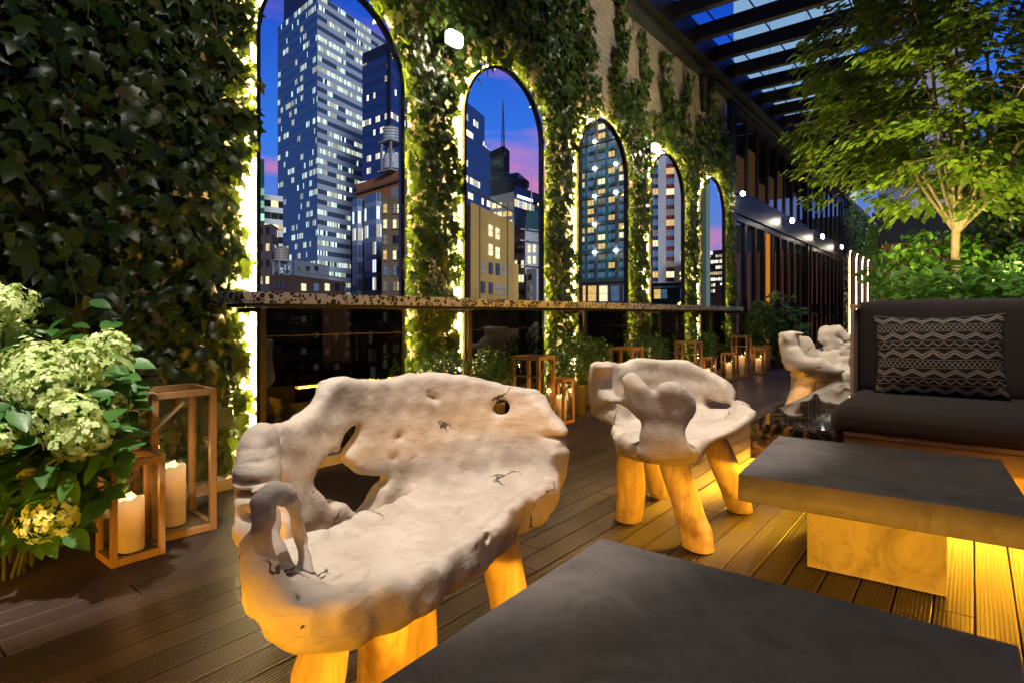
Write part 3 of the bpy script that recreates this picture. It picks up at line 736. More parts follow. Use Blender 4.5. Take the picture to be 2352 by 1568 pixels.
# H
tH=bld('blue_office_slab','dark blue office slab with bright rows of windows in the second arch',1100,130)
mH=cm('blue_slab',3.3,.9,.55,(.02,.045,.14),(.016,.05,.19),.36,(1,.95,.62),1.9,.07,(1,.85,.5),27,grp=3)
prism('tower',[P(1050,118),P(1118,133),P(1112,160),P(1045,150)],GZ,zt(337,133),[mH],tH,roofm,lp(tH))
prism('tower_top',[P(1050,118.5),P(1113,132),P(1108,158),P(1046,148)],zt(337,133),zt(272,133),[mH],tH,roofm,lp(tH))
prism('base',[P(1050,119),P(1126,134),P(1120,162),P(1046,152)],GZ,zt(345,134),[mH],tH,roofm,lp(tH))
# I beige
tI=bld('beige_block','plain beige brick block with few windows in the second arch',1081,52)
Mbe=simple('beige_brick',(.62,.38,.10),(.50,.30,.08),scale=.35,rough=.9,bump=.15,bscale=5)
prism('block',[P(1060,57),P(1081,52),P(1181,64),P(1165,80)],GZ,zt(464,52),[Mbe],tI,roofm,lp(tI))
prism('side_wing',[P(1150,62),P(1191,65.5),P(1180,78),P(1150,76)],GZ,zt(607,65.5),[Mbe],tI,roofm,lp(tI))
fI=Face(1081,52,1181,64,tI)
part('coping',fI.slab(MB(),1081,1180.5,463.5,466.5,.12,.02),simple('coping_dark',(.12,.10,.07)),tI)
for (px,py,m) in ((1122,518,W_lit),(1138,525,W_lit),(1122,562,W_lit),(1138,569,W_lit)): fI.win(px,px+7,py,py+25,m,Mfr)
for r in range(7):
    for i,px in enumerate((1104,1122,1138,1153)): fI.win(px,px+7.5,602+r*45+i*2,628+r*45+i*2,[W_dim,W_dark,W_dark,W_dim][(i+r)%4],Mfr)
for px in (1100,1164): part('pilaster_line',fI.slab(MB(),px,px+.8,470,720,.1,.02),bpy.data.materials['coping_dark'],tI)
# J ornate
tJ=bld('ornate_stone_building','ornate white stone building with a green mansard roof in the second arch',1200,95)
Mjs=simple('pale_limestone',(.46,.45,.46),(.36,.35,.37),scale=.8,rough=.85); Mgr=simple('green_copper',(.03,.085,.085),(.02,.06,.065),scale=.7,rough=.6)
plJ=[P(1178,98),P(1206,93),P(1262,97),P(1240,110)]
prism('block',plJ,GZ,zt(530,95),[Mjs],tJ,roofm,lp(tJ))
def inset(pl,f):
    cx=sum(p[0] for p in pl)/len(pl);cy=sum(p[1] for p in pl)/len(pl); return [(cx+(p[0]-cx)*f,cy+(p[1]-cy)*f) for p in pl]
mb=MB(); a=[(*p,zt(530,95)) for p in inset(plJ,1.03)]; b=[(*p,zt(488,97)) for p in inset(plJ,.72)]
lx,ly=lp(tJ); mb.add([(p[0]-lx,p[1]-ly,p[2]) for p in a+b],[(0,1,5,4),(1,2,6,5),(2,3,7,6),(3,0,4,7),(4,5,6,7)]); part('mansard_roof',mb,Mgr,tJ)
fJ=Face(1206,93,1262,97,tJ); fJ0=Face(1178,98,1206,93,tJ)
for f,a,b in ((fJ,1206,1261),(fJ0,1178,1206)):
    for py in (531,556,612): part('cornice',f.slab(MB(),a,b,py,py+2.5,.8,.02),Mjs,tJ)
prism('corner_wing',[P(1209,88),P(1232,86),P(1260,90),P(1235,95)],GZ,zt(618,87),[Mjs],tJ,roofm,lp(tJ))
fJ2=Face(1209,88,1232,86,tJ); fJ3=Face(1232,86,1260,90,tJ)
for r in range(4):
    for px in (1184,1192,1199): fJ0.win(px,px+4,566+r*33,582+r*33,pick(W_dark,W_lit,W_dark),Mfr,bar=False)
for r in range(2):
    for px in (1212,1224,1238): fJ.win(px,px+6,563+r*26,580+r*26,pick(W_dark,W_lit),Mfr)
for r in range(4):
    fJ2.win(1217,1222,630+r*26,643+r*26,pick(W_lit,W_dim,W_dark),Mfr); fJ3.win(1238,1243,630+r*26,643+r*26,pick(W_lit,W_blue),Mfr)
solo('flagpole',MB().tube([(*P(1221,96),zt(495,96)),(*P(1221,96),zt(400,96))],[.12,.06],8),Mjs,'thin white flagpole on the roof of the ornate stone building','flagpole')
# L modern with sign
tL=bld('lit_sign_building','white and blue office block with a glowing roof sign and an orange disc',1181,145)
Mlw=simple('white_panel',(.50,.51,.52),(.42,.43,.44),scale=.4,rough=.7); mLb=cm('sign_block_glass',4.0,1.3,.5,(.03,.07,.18),(.012,.05,.22),.5,(.95,1,.85),1.3,.15,(1,.75,.35),31,grp=2)
prism('block',[P(1126,152),P(1181,145),P(1256,160),P(1200,172)],GZ,zt(457,152) if 0 else zt(440,145),[Mlw,mLb,mLb,Mlw],tL,roofm,lp(tL))
fL=Face(1126,152,1181,145,tL)
for r in range(4):
    for i,px in enumerate((1131,1143.5,1156,1168)): fL.win(px,px+8.5,468+r*21-i*1.2,479+r*21-i*1.2,pick(W_lit,W_lit,W_dim,W_amb),Mfr,bar=False)
fS=Face(1181,145,1256,160,tL)
Msign=emat('sign_white',(.85,.92,1),2.6,False); Morg=emat('sign_orange',(1,.42,.03),2.0,False)
part('sign_band',fS.slab(MB(),1182,1255,441,462,.25,.02),simple('sign_blue',(.01,.05,.25),rough=.5),tL)
sg=MB(); px=1186.0
for wd in (7,4,4):
    for j in range(wd):
        fS.slab(sg,px,px+1.9,448.6+(px-1186)*.32-(px-1186)*.0,448.6+(px-1186)*.32+6,.2,.28); px+=2.15
    px+=1.1
part('sign_letters',sg,Msign,tL)
A,dd=fS.hit(1239.5); c=Vector((A.x-lp(tL)[0],A.y-lp(tL)[1],zt(471.5,dd)))+Vector((fS.n.x,fS.n.y,0))*.35
mb=MB(); R_=.62
tt=Vector((fS.t.x,fS.t.y,0)); nn=Vector((fS.n.x,fS.n.y,0))
mb.add([c+tt*math.cos(a)*R_*.9+Vector((0,0,1))*math.sin(a)*R_*1.1 for a in [2*math.pi*i/24 for i in range(24)]]+[c+nn*.1+tt*math.cos(a)*R_*.9+Vector((0,0,1))*math.sin(a)*R_*1.1 for a in [2*math.pi*i/24 for i in range(24)]],[tuple(range(24)),tuple(range(24,48))]+[(i,(i+1)%24,24+(i+1)%24,24+i) for i in range(24)]); part('orange_disc',mb,Morg,tL)
tQm=bld('grey_plant_block','plain grey windowless rooftop block above the lit sign',1165,165)
prism('block',[P(1120,170),P(1165,164),P(1212,168),P(1180,185)],GZ,zt(408,165),[simple('plant_grey',(.17,.185,.21),(.13,.145,.17),scale=.1,rough=.8)],tQm,roofm,lp(tQm))
prism('upper_deck',[P(1164,168),P(1190,166),P(1216,178),P(1195,184)],zt(408,165),zt(402,168)+.2,[simple('plant_blue_edge',(.05,.2,.6),rough=.5)],tQm,roofm,lp(tQm))
tM=bld('grey_glass_tower','slim grey-green glass tower carrying a tall lattice mast',1157,200)
mM=cm('grey_glass_l',3.6,1.1,.12,(.10,.13,.12),(.14,.16,.15),.25,(.7,.8,.6),.35,.12,seed=35,grp=4); mM2=cm('grey_glass_r',3.6,1.1,.1,(.03,.06,.14),(.04,.07,.15),.2,(.9,.7,.5),.3,.05,seed=36,grp=5)
prism('tower',[P(1118,210),P(1157,200),P(1170.5,207),P(1140,222)],GZ,zt(335,200),[mM,mM2],tM,roofm,lp(tM))
fM=Face(1118,210,1157,200,tM); part('louvre_band',fM.slab(MB(),1119,1155.5,345,359,.2,.05),simple('louvre_black',(.015,.017,.01)),tM)
mbm=MB(); d=203; X,Y=P(1155.5,d); z0=zt(335,200); z1=zt(226,d)
tma=thing('lattice_mast','tall thin steel lattice mast against the pink and blue sky in the second arch','mast',(X,Y,z0)); H=z1-z0
for k in range(3):
    a=k*2.094; mbm.tube([(.75*math.cos(a),.75*math.sin(a),0),(.12*math.cos(a),.12*math.sin(a),H*.92)],.11,5)
for j in range(16):
    f0=1-j/17;f1=1-(j+1)/17
    for k in range(3):
        a=k*2.094;b=(k+1)*2.094; r0=.12+.63*f0;r1=.12+.63*f1
        mbm.tube([(r0*math.cos(a),r0*math.sin(a),H*.92*j/17),(r1*math.cos(b),r1*math.sin(b),H*.92*(j+1)/17)],.07,4)
part('lattice',mbm,simple('mast_steel',(.16,.12,.14)),tma); part('needle',MB().tube([(0,0,H*.9),(0,0,H)],.09,5),bpy.data.materials['mast_steel'],tma)
# N hotel with bright lamps
tN=bld('lamp_hotel','teal and red panelled hotel with bright white lamps, filling the middle arch',1392,232)
Mng=simple('hotel_grey_green',(.10,.135,.13),(.08,.11,.108),scale=.3,rough=.6); Mtl=simple('teal_panel',(.05,.24,.23),(.04,.2,.2),scale=.3,rough=.4); Mrd=simple('dark_red_panel',(.22,.018,.022),rough=.5); Mpk=simple('brown_pink_pillar',(.20,.13,.12),rough=.8); Mdw=simple('panel_dark_blue',(.03,.055,.085),rough=.4)
dN0,dN1=240,225
prism('block',[P(1318,240+3.4*0+3.2),P(1470,220.6),P(1480,250),P(1330,275)],GZ,zt(270,230),[Mng],tN,roofm,lp(tN))
fN=Face(1318,243.2,1470,220.6,tN)
X3=lambda r:1316.8+r*.2734; Y3=lambda r:275.6+r*.2734
def slp(r): return -(r-262)*.0  # windows rows follow the wall plane
def yN(px,r):  # row height (zoom px at r=240) converted with perspective
    _,d=fN.hit(px); _,d0=fN.hit(X3(240)); return HY-(HY-Y3(r))*d0/d
cols=[(80,96),(125,182),(212,268),(300,357),(390,450)]
rows=[35,112,202,285,345,422,497,585,662,735,812,893,965,1040,1130,1205,1280]
Wset=[W_lit,W_amb,W_blue,W_blue,W_dim,W_blue]
red=MB(); tl=MB(); sill=MB()
for ri,r in enumerate(rows):
    for ci,(a,b) in enumerate(cols):
        pa,pb=X3(a),X3(b); pc=(pa+pb)/2
        m=Wset[(ri*5+ci*3+(ri*ci)%4)%6]
        y0=yN(pc,r);y1=yN(pc,r+44)
        w_=fN.win(pa,pb,y0,y1,m,Mfr,dep=.25,bar=False)
        part('mullion',fN.slab(MB(),pc-.5,pc+.2,y0,y1,.35,.02),Mfr,w_)
        part('red_spandrel',fN.slab(MB(),pa-.5,pb+.5,yN(pc,r-9),yN(pc,r-3),.3,.02),Mrd,w_); part('sill_panel',fN.slab(MB(),pa,pb,yN(pc,r+46),yN(pc,r+60),.2,.02),Mtl,w_)

for (a,b) in ((98,124),(271,299)): 
    part('teal_strip',fN.slab(MB(),X3(a),X3(b),yN(X3(a),205),yN(X3(a),1345),.35,.02),Mtl,tN)
for (a,b) in ((184,209),(360,388)):
    part('pillar',fN.slab(MB(),X3(a),X3(b),yN(X3(a),200),yN(X3(a),1345),1.0,.02),Mng,tN)
    part('upper_pillar',fN.slab(MB(),X3(a),X3(b),yN(X3(a),-20),yN(X3(a),170),1.0,.02),Mpk,tN)
for r in (180,405,638,870,1112,1355):
    part('beam',fN.slab(MB(),1330,1460,yN(1392,r-14),yN(1392,r+12),1.1,.02),Mng,tN)
Mstar=emat('hotel_lamp',(.82,.93,1),60,False)
for (a,r) in ((195,180),(195,405),(195,640),(195,875),(195,1112),(372,405),(372,638),(372,1112),(372,180)):
    Q,dq=fN.hit(X3(a)); n3=Vector((fN.n.x,fN.n.y,0)); c=Vector((Q.x,Q.y,zt(yN(X3(a),r),dq)))+n3*1.6
    lt=thing('facade_lamp','bright white lamp on the hotel front in the middle arch','lamp',c,group='bright white lamps on the hotel front')
    mb=MB(); mb.lathe([(.01,-.55),(.4,-.4),(.55,0),(.4,.4),(.01,.55)],12); part('bulb',mb,Mstar,lt); part('bracket',MB().tube([(0,0,0),tuple(-n3*1.0)],.12,6),Mng,lt)
fN2=Face(1318,232,1470,212,tN)
prism('podium',[P(1318,232),P(1470,212),P(1470,222),P(1318,242)],GZ,zt(653,224),[Mpk],tN,roofm,lp(tN))
for i,(a,b) in enumerate(((128,192),(222,287),(318,385),(418,470),(84,102))): 
    fN2.win(X3(a),X3(b),657,692,[W_amb,W_lit,W_blue,W_blue,W_amb][i],Mfr,dep=.3); 
# O striped hotel
tO=bld('striped_hotel','hotel with white concrete piers and dark red panels between windows, in the fourth arch',1540,225)
Mwp=simple('white_concrete',(.50,.48,.50),(.42,.40,.43),scale=.2,rough=.8); Mbl=simple('cobalt_panel',(.02,.06,.26),rough=.4)
prism('block',[P(1484,231),P(1596,225),P(1600,260),P(1490,262)],GZ,zt(310,228),[Mwp],tO,roofm,lp(tO))
fO=Face(1484,231,1596,225,tO)
redO=MB();blu=MB()
for r in range(16):
    py=372+r*23.75-9
    for ci,(a,b) in enumerate(((1499.5,1511.5),(1530.5,1548.5),(1568.5,1580))):
        w_=fO.win(a,b,py,py+13.5,Wset[(r*2+ci*5+r//3)%6],Mfr,dep=.3,off=-.0+.02,bar=False); part('mullion',fO.slab(MB(),(a+b)/2-.3,(a+b)/2+.3,py,py+13.5,.35,.05),Mfr,w_)
        part('spandrel_panel',fO.slab(MB(),a,b,py+14,py+23,.32,.02),Mrd if ci==1 else Mbl,w_)

for (a,b) in ((1512,1530),(1549,1568)): part('pier',fO.slab(MB(),a,b,330,652,1.1,.02),Mwp,tO)
tV=bld('roof_pavilion','low green-roofed rooftop pavilion with glazing at the foot of the striped hotel',1535,120)
Mgp=simple('green_paint',(.03,.07,.055),rough=.6)
prism('block',[P(1484,124),P(1596,118),P(1600,140),P(1484,146)],GZ,zt(660,121),[Mgp],tV,roofm,lp(tV))
fV=Face(1484,124,1596,118,tV)
part('canopy_edge',fV.slab(MB(),1484,1594,651,659,2.0,.02),Mgp,tV)
for i,(a,b) in enumerate(((1503,1517),(1519,1532),(1550,1562),(1563,1575))): fV.win(a,b,665,686,[W_amb,W_blue,W_dark,W_blue][i],Mfr)
# P slab, Q tower, R church-like block
tP=bld('green_slab_building','tall narrow slab in two greens at the left of the farthest arch',1622,62)
prism('slab',[P(1596,62),P(1622,62),P(1631,66),P(1610,72)],GZ,22,[simple('dark_green_render',(.045,.07,.05),rough=.8),simple('light_green_render',(.16,.25,.16),(.13,.21,.14),scale=.3,rough=.8)],tP,roofm,lp(tP))
tQ=bld('dark_lit_tower','dark office tower with rows of lit windows and white lettering, in the farthest arch',1648,200)
mQ=cm('dark_rows',2.05,.9,.45,(.015,.02,.05),(.012,.014,.03),.60,(1,.82,.42),1.5,.15,(1,.9,.7),41,grp=2)
prism('tower',[P(1622,206),P(1700,196),P(1710,220),P(1640,225)],GZ,zt(584,200),[mQ],tQ,roofm,lp(tQ))
prism('crown',[P(1622,206),P(1700,196),P(1710,220),P(1640,225)],zt(584,200),zt(573,200),[simple('crown_navy',(.01,.012,.02))],tQ,None,lp(tQ))
fQ=Face(1622,206,1700,196,tQ); part('sign_panel',fQ.slab(MB(),1629.5,1637,577.5,585.5,.4,.05),emat('lit_lilac',(.75,.72,1),1.6,False),tQ)
# mirrored lettering (it reads backwards in the photograph)
cu=bpy.data.curves.new('lettering','FONT'); cu.body='ARTER'; cu.size=2.2; cu.extrude=.08; cu.space_character=1.02
to=bpy.data.objects.new('lettering',cu); COL.objects.link(to); bpy.context.view_layer.update()
me=bpy.data.meshes.new_from_object(to.evaluated_get(bpy.context.evaluated_depsgraph_get())); bpy.data.objects.remove(to)
me.materials.clear(); me.materials.append(emat('letter_white',(.9,.92,1),1.5,False))
A,da=fQ.hit(1666.5); A=A+fQ.n*.6; wL=max(v.co.x for v in me.vertices); sL=(24/F*200)/wL
for v in me.vertices:
    p=Vector((A.x,A.y,0))-Vector((fQ.t.x,fQ.t.y,0))*v.co.x*sL+Vector((0,0,zt(643.5,200)+v.co.y*sL*.95))+Vector((fQ.n.x,fQ.n.y,0))*v.co.z
    v.co=(p.x-lp(tQ)[0],p.y-lp(tQ)[1],p.z)
link(bpy.data.objects.new('lettering',me),tQ)
tR=bld('pink_stone_block','pinkish stone block with narrow slit windows at the bottom of the farthest arch',1654,150)
Mps=simple('pink_stone',(.42,.25,.19),(.33,.2,.16),scale=.2,rough=.9)
prism('block',[P(1632,152),P(1700,148),P(1700,165),P(1632,170)],GZ,zt(682,150),[Mps],tR,roofm,lp(tR))
prism('upper_block',[P(1641.5,153),P(1700,149),P(1700,163),P(1641.5,168)],zt(682,150),zt(654,150),[Mps],tR,roofm,lp(tR))
fR=Face(1641.5,153,1700,149,tR)
for px in (1650.5,1656.8,1663): fR.win(px,px+1.1,660,673,W_dark,None)
# towers over the canopy and behind the tree
def panelmat(name,c1,c2,seam,ph,pw):
    t=NT(name); uv=t.n('ShaderNodeUVMap'); s=t.n('ShaderNodeSeparateXYZ'); t.l(uv.outputs[0],s.inputs[0])
    fu=t.math('FRACT',t.math('DIVIDE',s.outputs[0],pw)); fv=t.math('FRACT',t.math('DIVIDE',s.outputs[1],ph))
    sm=t.math('MAXIMUM',t.math('LESS_THAN',fu,.02),t.math('LESS_THAN',fv,.015))
    col=t.mix(t.noise(uv.outputs[0],.08,3),c1,c2); return t.done(t.bsdf(t.mix(sm,col,seam),.5))
tX=bld('panelled_tower','pale panelled tower rising above the glass canopy',1800,75)
mX=panelmat('pale_panels',(.70,.78,.85),(.60,.68,.76),(.22,.28,.35),7,4.5)
prism('tower',[P(1684,74),P(1968,73),P(1960,100),P(1700,100)],GZ,90,[mX],tX,roofm,lp(tX))
tY=bld('lilac_tower','lilac grey panelled tower high behind the tree',2100,80)
mY=panelmat('lilac_panels',(.36,.34,.45),(.30,.29,.40),(.1,.1,.15),9,6)
prism('tower',[P(2016,85),P(2090,80),P(2232,92),P(2150,110)],GZ,80,[mY,mY],tY,roofm,lp(tY))
fY=Face(2090,80,2232,92,tY)
part('lit_glass_strip',fY.slab(MB(),2095,2118,-200,80,.3,.05),wmat('strip_blue',(.3,.45,1),.8),tY)
# something for the glass doors to reflect: a lit tower on the open side
tZ=thing('reflected_tower','slim blue lit tower beyond the open side of the terrace','building',(70,110,0))
prism('tower',[(62,100),(80,96),(84,118),(64,120)],GZ,34,[cm('reflect_blue',3.2,1.4,.4,(.03,.08,.2),(.03,.06,.15),.45,(.8,.9,1),1.2,.1,seed=51)],tZ,roofm,(70,110))
# ================================================================ lanterns and candles
M_teak=woodmat('teak_frame',(.34,.20,.085),(.24,.135,.055),axis=2,scale=3,rough=.45)
M_lg=glassy('lantern_glass',(.93,.92,.86),.01,1.5,.05)
M_steel=simple('brushed_steel',(.45,.43,.40),rough=.3,metal=.9)
def waxmat():
    t=NT('candle_wax'); c=t.n('ShaderNodeTexCoord'); s=t.n('ShaderNodeSeparateXYZ'); t.l(c.outputs['Generated'],s.inputs[0])
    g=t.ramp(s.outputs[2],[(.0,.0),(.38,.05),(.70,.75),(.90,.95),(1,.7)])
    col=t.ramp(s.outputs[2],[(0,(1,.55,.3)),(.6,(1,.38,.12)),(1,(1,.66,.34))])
    b=t.n('ShaderNodeBsdfPrincipled'); b.inputs['Base Color'].default_value=(.78,.68,.55,1); b.inputs['Roughness'].default_value=.5
    b.inputs['Subsurface Weight'].default_value=.3; b.inputs['Subsurface Radius'].default_value=(.03,.015,.006)
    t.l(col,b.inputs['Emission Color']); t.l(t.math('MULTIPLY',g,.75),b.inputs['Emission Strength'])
    return t.done(b.outputs[0])
M_wax=waxmat(); M_flame=emat('flame',(1,.55,.18),14)
def make_lantern(label,w,d,h,loc,rz=0):
    t=thing('lantern',label,'lantern',loc,rz,'wooden candle lanterns standing along the ivy wall')
    q=.027 if h>.5 else .022
    for sx in (-1,1):
        for sy in (-1,1):
            x0=sx*w/2-(q if sx>0 else 0); y0=sy*d/2-(q if sy>0 else 0)
            part('post',MB().box(x0,x0+q,y0,y0+q,.0,h),M_teak,t,bevel=.0015)
    e=.0012
    for nm,z0,z1 in (('top_frame',h-.026,h+.001),('bottom_frame',.001,.03)):
        mb=MB()
        mb.box(-w/2+q+e,w/2-q-e,-d/2-.001,-d/2+q-.002,z0,z1); mb.box(-w/2+q+e,w/2-q-e,d/2-q+.002,d/2+.001,z0,z1)
        mb.box(-w/2-.001,-w/2+q-.002,-d/2+q+e,d/2-q-e,z0,z1); mb.box(w/2-q+.002,w/2+.001,-d/2+q+e,d/2-q-e,z0,z1)
        part(nm,mb,M_teak,t,bevel=.0015)
    for nm,b in (('glass_pane',(-w/2+q,w/2-q,-d/2+.009,-d/2+.011)),('glass_pane',(-w/2+q,w/2-q,d/2-.011,d/2-.009)),('glass_pane',(-w/2+.009,-w/2+.011,-d/2+q,d/2-q)),('glass_pane',(w/2-.011,w/2-.009,-d/2+q,d/2-q))):
        part(nm,MB().box(*b,.031,h-.027),M_lg,t)
    part('floor_plate',MB().box(-w/2+q,w/2-q,-d/2+q,d/2-q,.012,.02),M_steel,t)
    mb=MB(); a=w/2+.006
    zz=h-.05; ln=min(.15,h*.3)
    mb.beam((a,-d*.05,zz),(a,-d*.05-ln*.75,zz-ln*.72),.003,.013); mb.beam((-a,-d*.05,zz),(-a,-d*.05-ln*.75,zz-ln*.72),.003,.013); mb.beam((-a,-d*.05-ln*.75,zz-ln*.72),(a,-d*.05-ln*.75,zz-ln*.72),.004,.012)
    part('handle',mb,M_steel,t)
    mb=MB(); mb.box(a-.006,a+.004,-d*.05-.006,-d*.05+.006,zz-.006,zz+.006); mb.box(-a-.004,-a+.006,-d*.05-.006,-d*.05+.006,zz-.006,zz+.006); part('rivet',mb,M_steel,t)
    return t
def candle(label,loc,r,h,energy):
    t=thing('candle',label,'candle',loc,group='candles in the wooden lanterns')
    prof=[(0,0),(r*.97,0),(r,.006)]+[(r*(1+.01*math.sin(k*3)),h*k/8) for k in range(1,8)]+[(r,h-.004),(r*.93,h+.001),(r*.80,h-.006),(r*.6,h-.02),(0,h-.024)]
    mb=MB(); mb.lathe(prof,32)
    mb.v=[(x,y,z+(.008*math.sin(math.atan2(y,x)*2+1)+.005*math.sin(math.atan2(y,x)*5) if z>h-.012 else 0)) for x,y,z in mb.v]
    part('wax',mb,M_wax,t,smooth=True)
    mb=MB(); mb.lathe([(.0005,h-.022),(.005,h-.012),(.006,h-.004),(.0035,h+.010),(.0005,h+.022)],10); part('flame',mb,M_flame,t,smooth=True)
    light('candle_glow','POINT',(loc[0],loc[1],loc[2]+h+.035),energy,(1,.50,.16),.02)
    return t
LN=[((-2.655,.87),.18,.19,.40,0,'small open-topped wooden lantern nearest the camera, standing by the lowest hydrangea bloom'),
    ((-2.83,1.10),.29,.26,.635,-4,'tall wooden lantern just behind the nearest small one, beside the first arch'),
    ((-2.80,3.80),.27,.25,.635,3,'tall wooden lantern behind the near bench, between low box bushes'),
    ((-2.90,4.35),.18,.18,.40,0,'small wooden lantern with a lit candle just left of the first tapered pot'),
    ((-2.78,5.38),.27,.25,.635,0,'tall wooden lantern rising behind the second chair, below the middle arch'),
    ((-2.78,7.05),.27,.25,.635,2,'tall wooden lantern below the fourth arch, left of a small pair mate'),
    ((-2.66,6.72),.18,.18,.40,0,'small wooden lantern almost hidden by the second chair back'),
    ((-2.76,7.66),.18,.18,.40,0,'small wooden lantern between the fourth arch lantern and the potted box bush'),
    ((-2.83,8.72),.19,.18,.40,0,'small wooden lantern with a bright candle right of the dark pot'),
    ((-2.83,9.32),.25,.24,.635,0,'tall wooden lantern between two small ones near the big round bush'),
    ((-2.76,9.98),.19,.18,.40,0,'small wooden lantern beside the big tan pot, last of the row')]
LN[5]=(*LN[5][:5],'tall wooden lantern below the fourth arch with a low one at each side')
cl=['short thick cream candle glowing in the nearest small lantern','tall cream candle with a bright melted top in the big near lantern','candle inside the tall lantern behind the near bench',
 'candle glowing in the small lantern left of the first tapered pot','candle in the tall lantern behind the second chair','candle in the tall lantern below the fourth arch','candle in the small lantern hidden by the second chair back',
 'candle in the small lantern left of the potted box bush','bright candle in the small lantern right of the dark pot','tall candle in the tall lantern near the big round bush','cream candle in the last small lantern beside the big tan pot']
for k,((x,y),w_,d_,h_,rz,lb) in enumerate(LN):
    make_lantern(lb,w_,d_,h_,(x,y,.0015),math.radians(rz))
    r=.046 if h_<.5 else .045; hh=.215 if h_<.5 else .27
    if k>=8: hh=.22 if h_<.5 else .30
    candle(cl[k],(x+.005,y,.0225),r,hh,.9 if k<2 else 1.3)
# ================================================================ concrete tables
def concmat(name,c1,c2,rough=.62):
    t=NT(name); v=t.coord('Object'); n=t.noise(v,3.4,9,.68,.4); n2=t.noise(v,5,8,.72,1.2); n3=t.noise(v,180,2)
    col=t.mix(t.ramp(n,[(.35,0),(.7,1)]),c1,c2); col=t.mix(t.ramp(n2,[(.47,0),(.66,.85)]),col,tuple(x*.42 for x in c1))
    vo=t.n('ShaderNodeTexVoronoi'); vo.inputs['Scale'].default_value=70; t.l(v,vo.inputs['Vector'])
    pit=t.math('LESS_THAN',vo.outputs['Distance'],t.math('MULTIPLY',t.math('GREATER_THAN',t.noise(v,9,2),.55),.13))
    col=t.mix(t.math('MULTIPLY',pit,.7),col,tuple(x*.35 for x in c1))
    h=t.math('SUBTRACT',t.math('MULTIPLY',n3,.25),pit)
    return t.done(t.bsdf(col,t.math('MULTIPLY_ADD',n,.25,rough-.12),bump=h,bstr=.35,bdist=.004))
M_con=concmat('table_concrete',(.15,.130,.120),(.10,.088,.084)); M_con2=concmat('base_concrete',(.42,.36,.28),(.34,.29,.22),.75)
def table(label,loc,rz,hw,hd,bw,bd):
    t=thing('concrete_table',label,'coffee table',loc,rz,'square concrete coffee tables')
    part('tabletop',MB().box(-hw,hw,-hd,hd,.268,.37),[M_con],t,bevel=.005)
    part('pedestal',MB().box(-bw,bw,-bd,bd,.0015,.267),M_con2,t,bevel=.004)
    return t
table('square concrete coffee table with amber light under it, in front of the sofa',(-.30,2.69,0),math.radians(4.2),.425,.42,.216,.225)
table('dark concrete table top filling the bottom right foreground',(-.345,.955,0),math.radians(1.8),.425,.43,.21,.22)
# ================================================================ sofa, marble end table, pillow
M_fab=NT('charcoal_fabric'); _v=M_fab.coord('Object'); _n=M_fab.noise(_v,260,2); _n2=M_fab.noise(_v,2.5,4)
M_fab=M_fab.done(M_fab.bsdf(M_fab.mix(_n2,(.040,.033,.032),(.062,.052,.050)),.9,spec=.25,bump=_n,bstr=.35,bdist=.002))
M_sofawood=woodmat('sofa_teak',(.40,.24,.10),(.28,.16,.065),axis=0,scale=4,rough=.4)
M_amber=emat('amber_led',(1,.50,.035),16)
t=thing('sofa','long charcoal outdoor sofa on a lit teak base, facing the concrete tables','sofa',(-.5,3.24,0))
def sb(x0,x1,y0,y1,z0,z1): return MB().box(x0+.5,x1+.5,y0-3.24,y1-3.24,z0,z1)
part('base',sb(-.498,3.6,3.25,4.36,.205,.375),M_sofawood,t,bevel=.003)
part('base_rail',sb(-.498,3.6,3.235,4.36,.378,.402),M_sofawood,t,bevel=.003)
part('plinth',sb(-.30,3.6,3.62,4.3,.002,.204),M_black,t)
part('led_strip',sb(-.46,3.5,3.595,3.612,.165,.185),M_amber,t)
part('side_panel',sb(-.575,-.555,3.98,4.36,.403,1.00),woodmat('light_ash',(.55,.38,.28),(.48,.33,.24),rough=.5),t,bevel=.003)
part('side_cap',sb(-.58,-.535,3.99,4.36,1.003,1.03),bpy.data.materials['light_ash'],t,bevel=.003)
def cushion(name,x0,x1,y0,y1,z0,z1,mat,parent,r=.05,puff=.012,org=(-.5,3.24,0)):
    nx,ny,nz=max(4,int((x1-x0)/.05)),max(4,int((y1-y0)/.05)),6
    bm=bmesh.new(); bmesh.ops.create_cube(bm,size=1)
    bmesh.ops.subdivide_edges(bm,edges=bm.edges[:],cuts=9,use_grid_fill=True)
    hx,hy,hz=(x1-x0)/2,(y1-y0)/2,(z1-z0)/2
    for v in bm.verts:
        p=Vector((v.co.x*2*hx,v.co.y*2*hy,v.co.z*2*hz))
        # remap so the grid is dense at the rim
        for i,hh in enumerate((hx,hy,hz)):
            s=p[i]/hh; p[i]=hh*(abs(s)**.45)*(1 if s>0 else -1) if hh>r*3 else p[i]
        q=Vector((max(-hx+r,min(hx-r,p.x)),max(-hy+r,min(hy-r,p.y)),max(-hz+r,min(hz-r,p.z))))
        d=p-q
        if d.length>1e-6: p=q+d.normalized()*r
        a=p.x/hx;b=p.y/hy;c=p.z/hz
        p.z+=puff*(1-a**4)*(1-b**4)*(1 if c>0 else -1)*abs(c); p.y+=puff*.8*(1-a**4)*(1-c**2)*(b); 
        p.z+=.003*math.sin(p.x*23+p.y*11)*(1-b*b)*abs(c)
        v.co=p+Vector(((x0+x1)/2-org[0],(y0+y1)/2-org[1],(z0+z1)/2-org[2]))
    me=bpy.data.meshes.new(name); bm.to_mesh(me); bm.free(); me.materials.append(mat)
    me.polygons.foreach_set('use_smooth',[True]*len(me.polygons))
    return link(bpy.data.objects.new(name,me),parent)
cushion('seat_cushion',-.555,.262,3.20,4.12,.404,.520,M_fab,t,.048,.010)
cushion('seat_cushion',.268,1.6,3.20,4.12,.404,.520,M_fab,t,.048,.010)
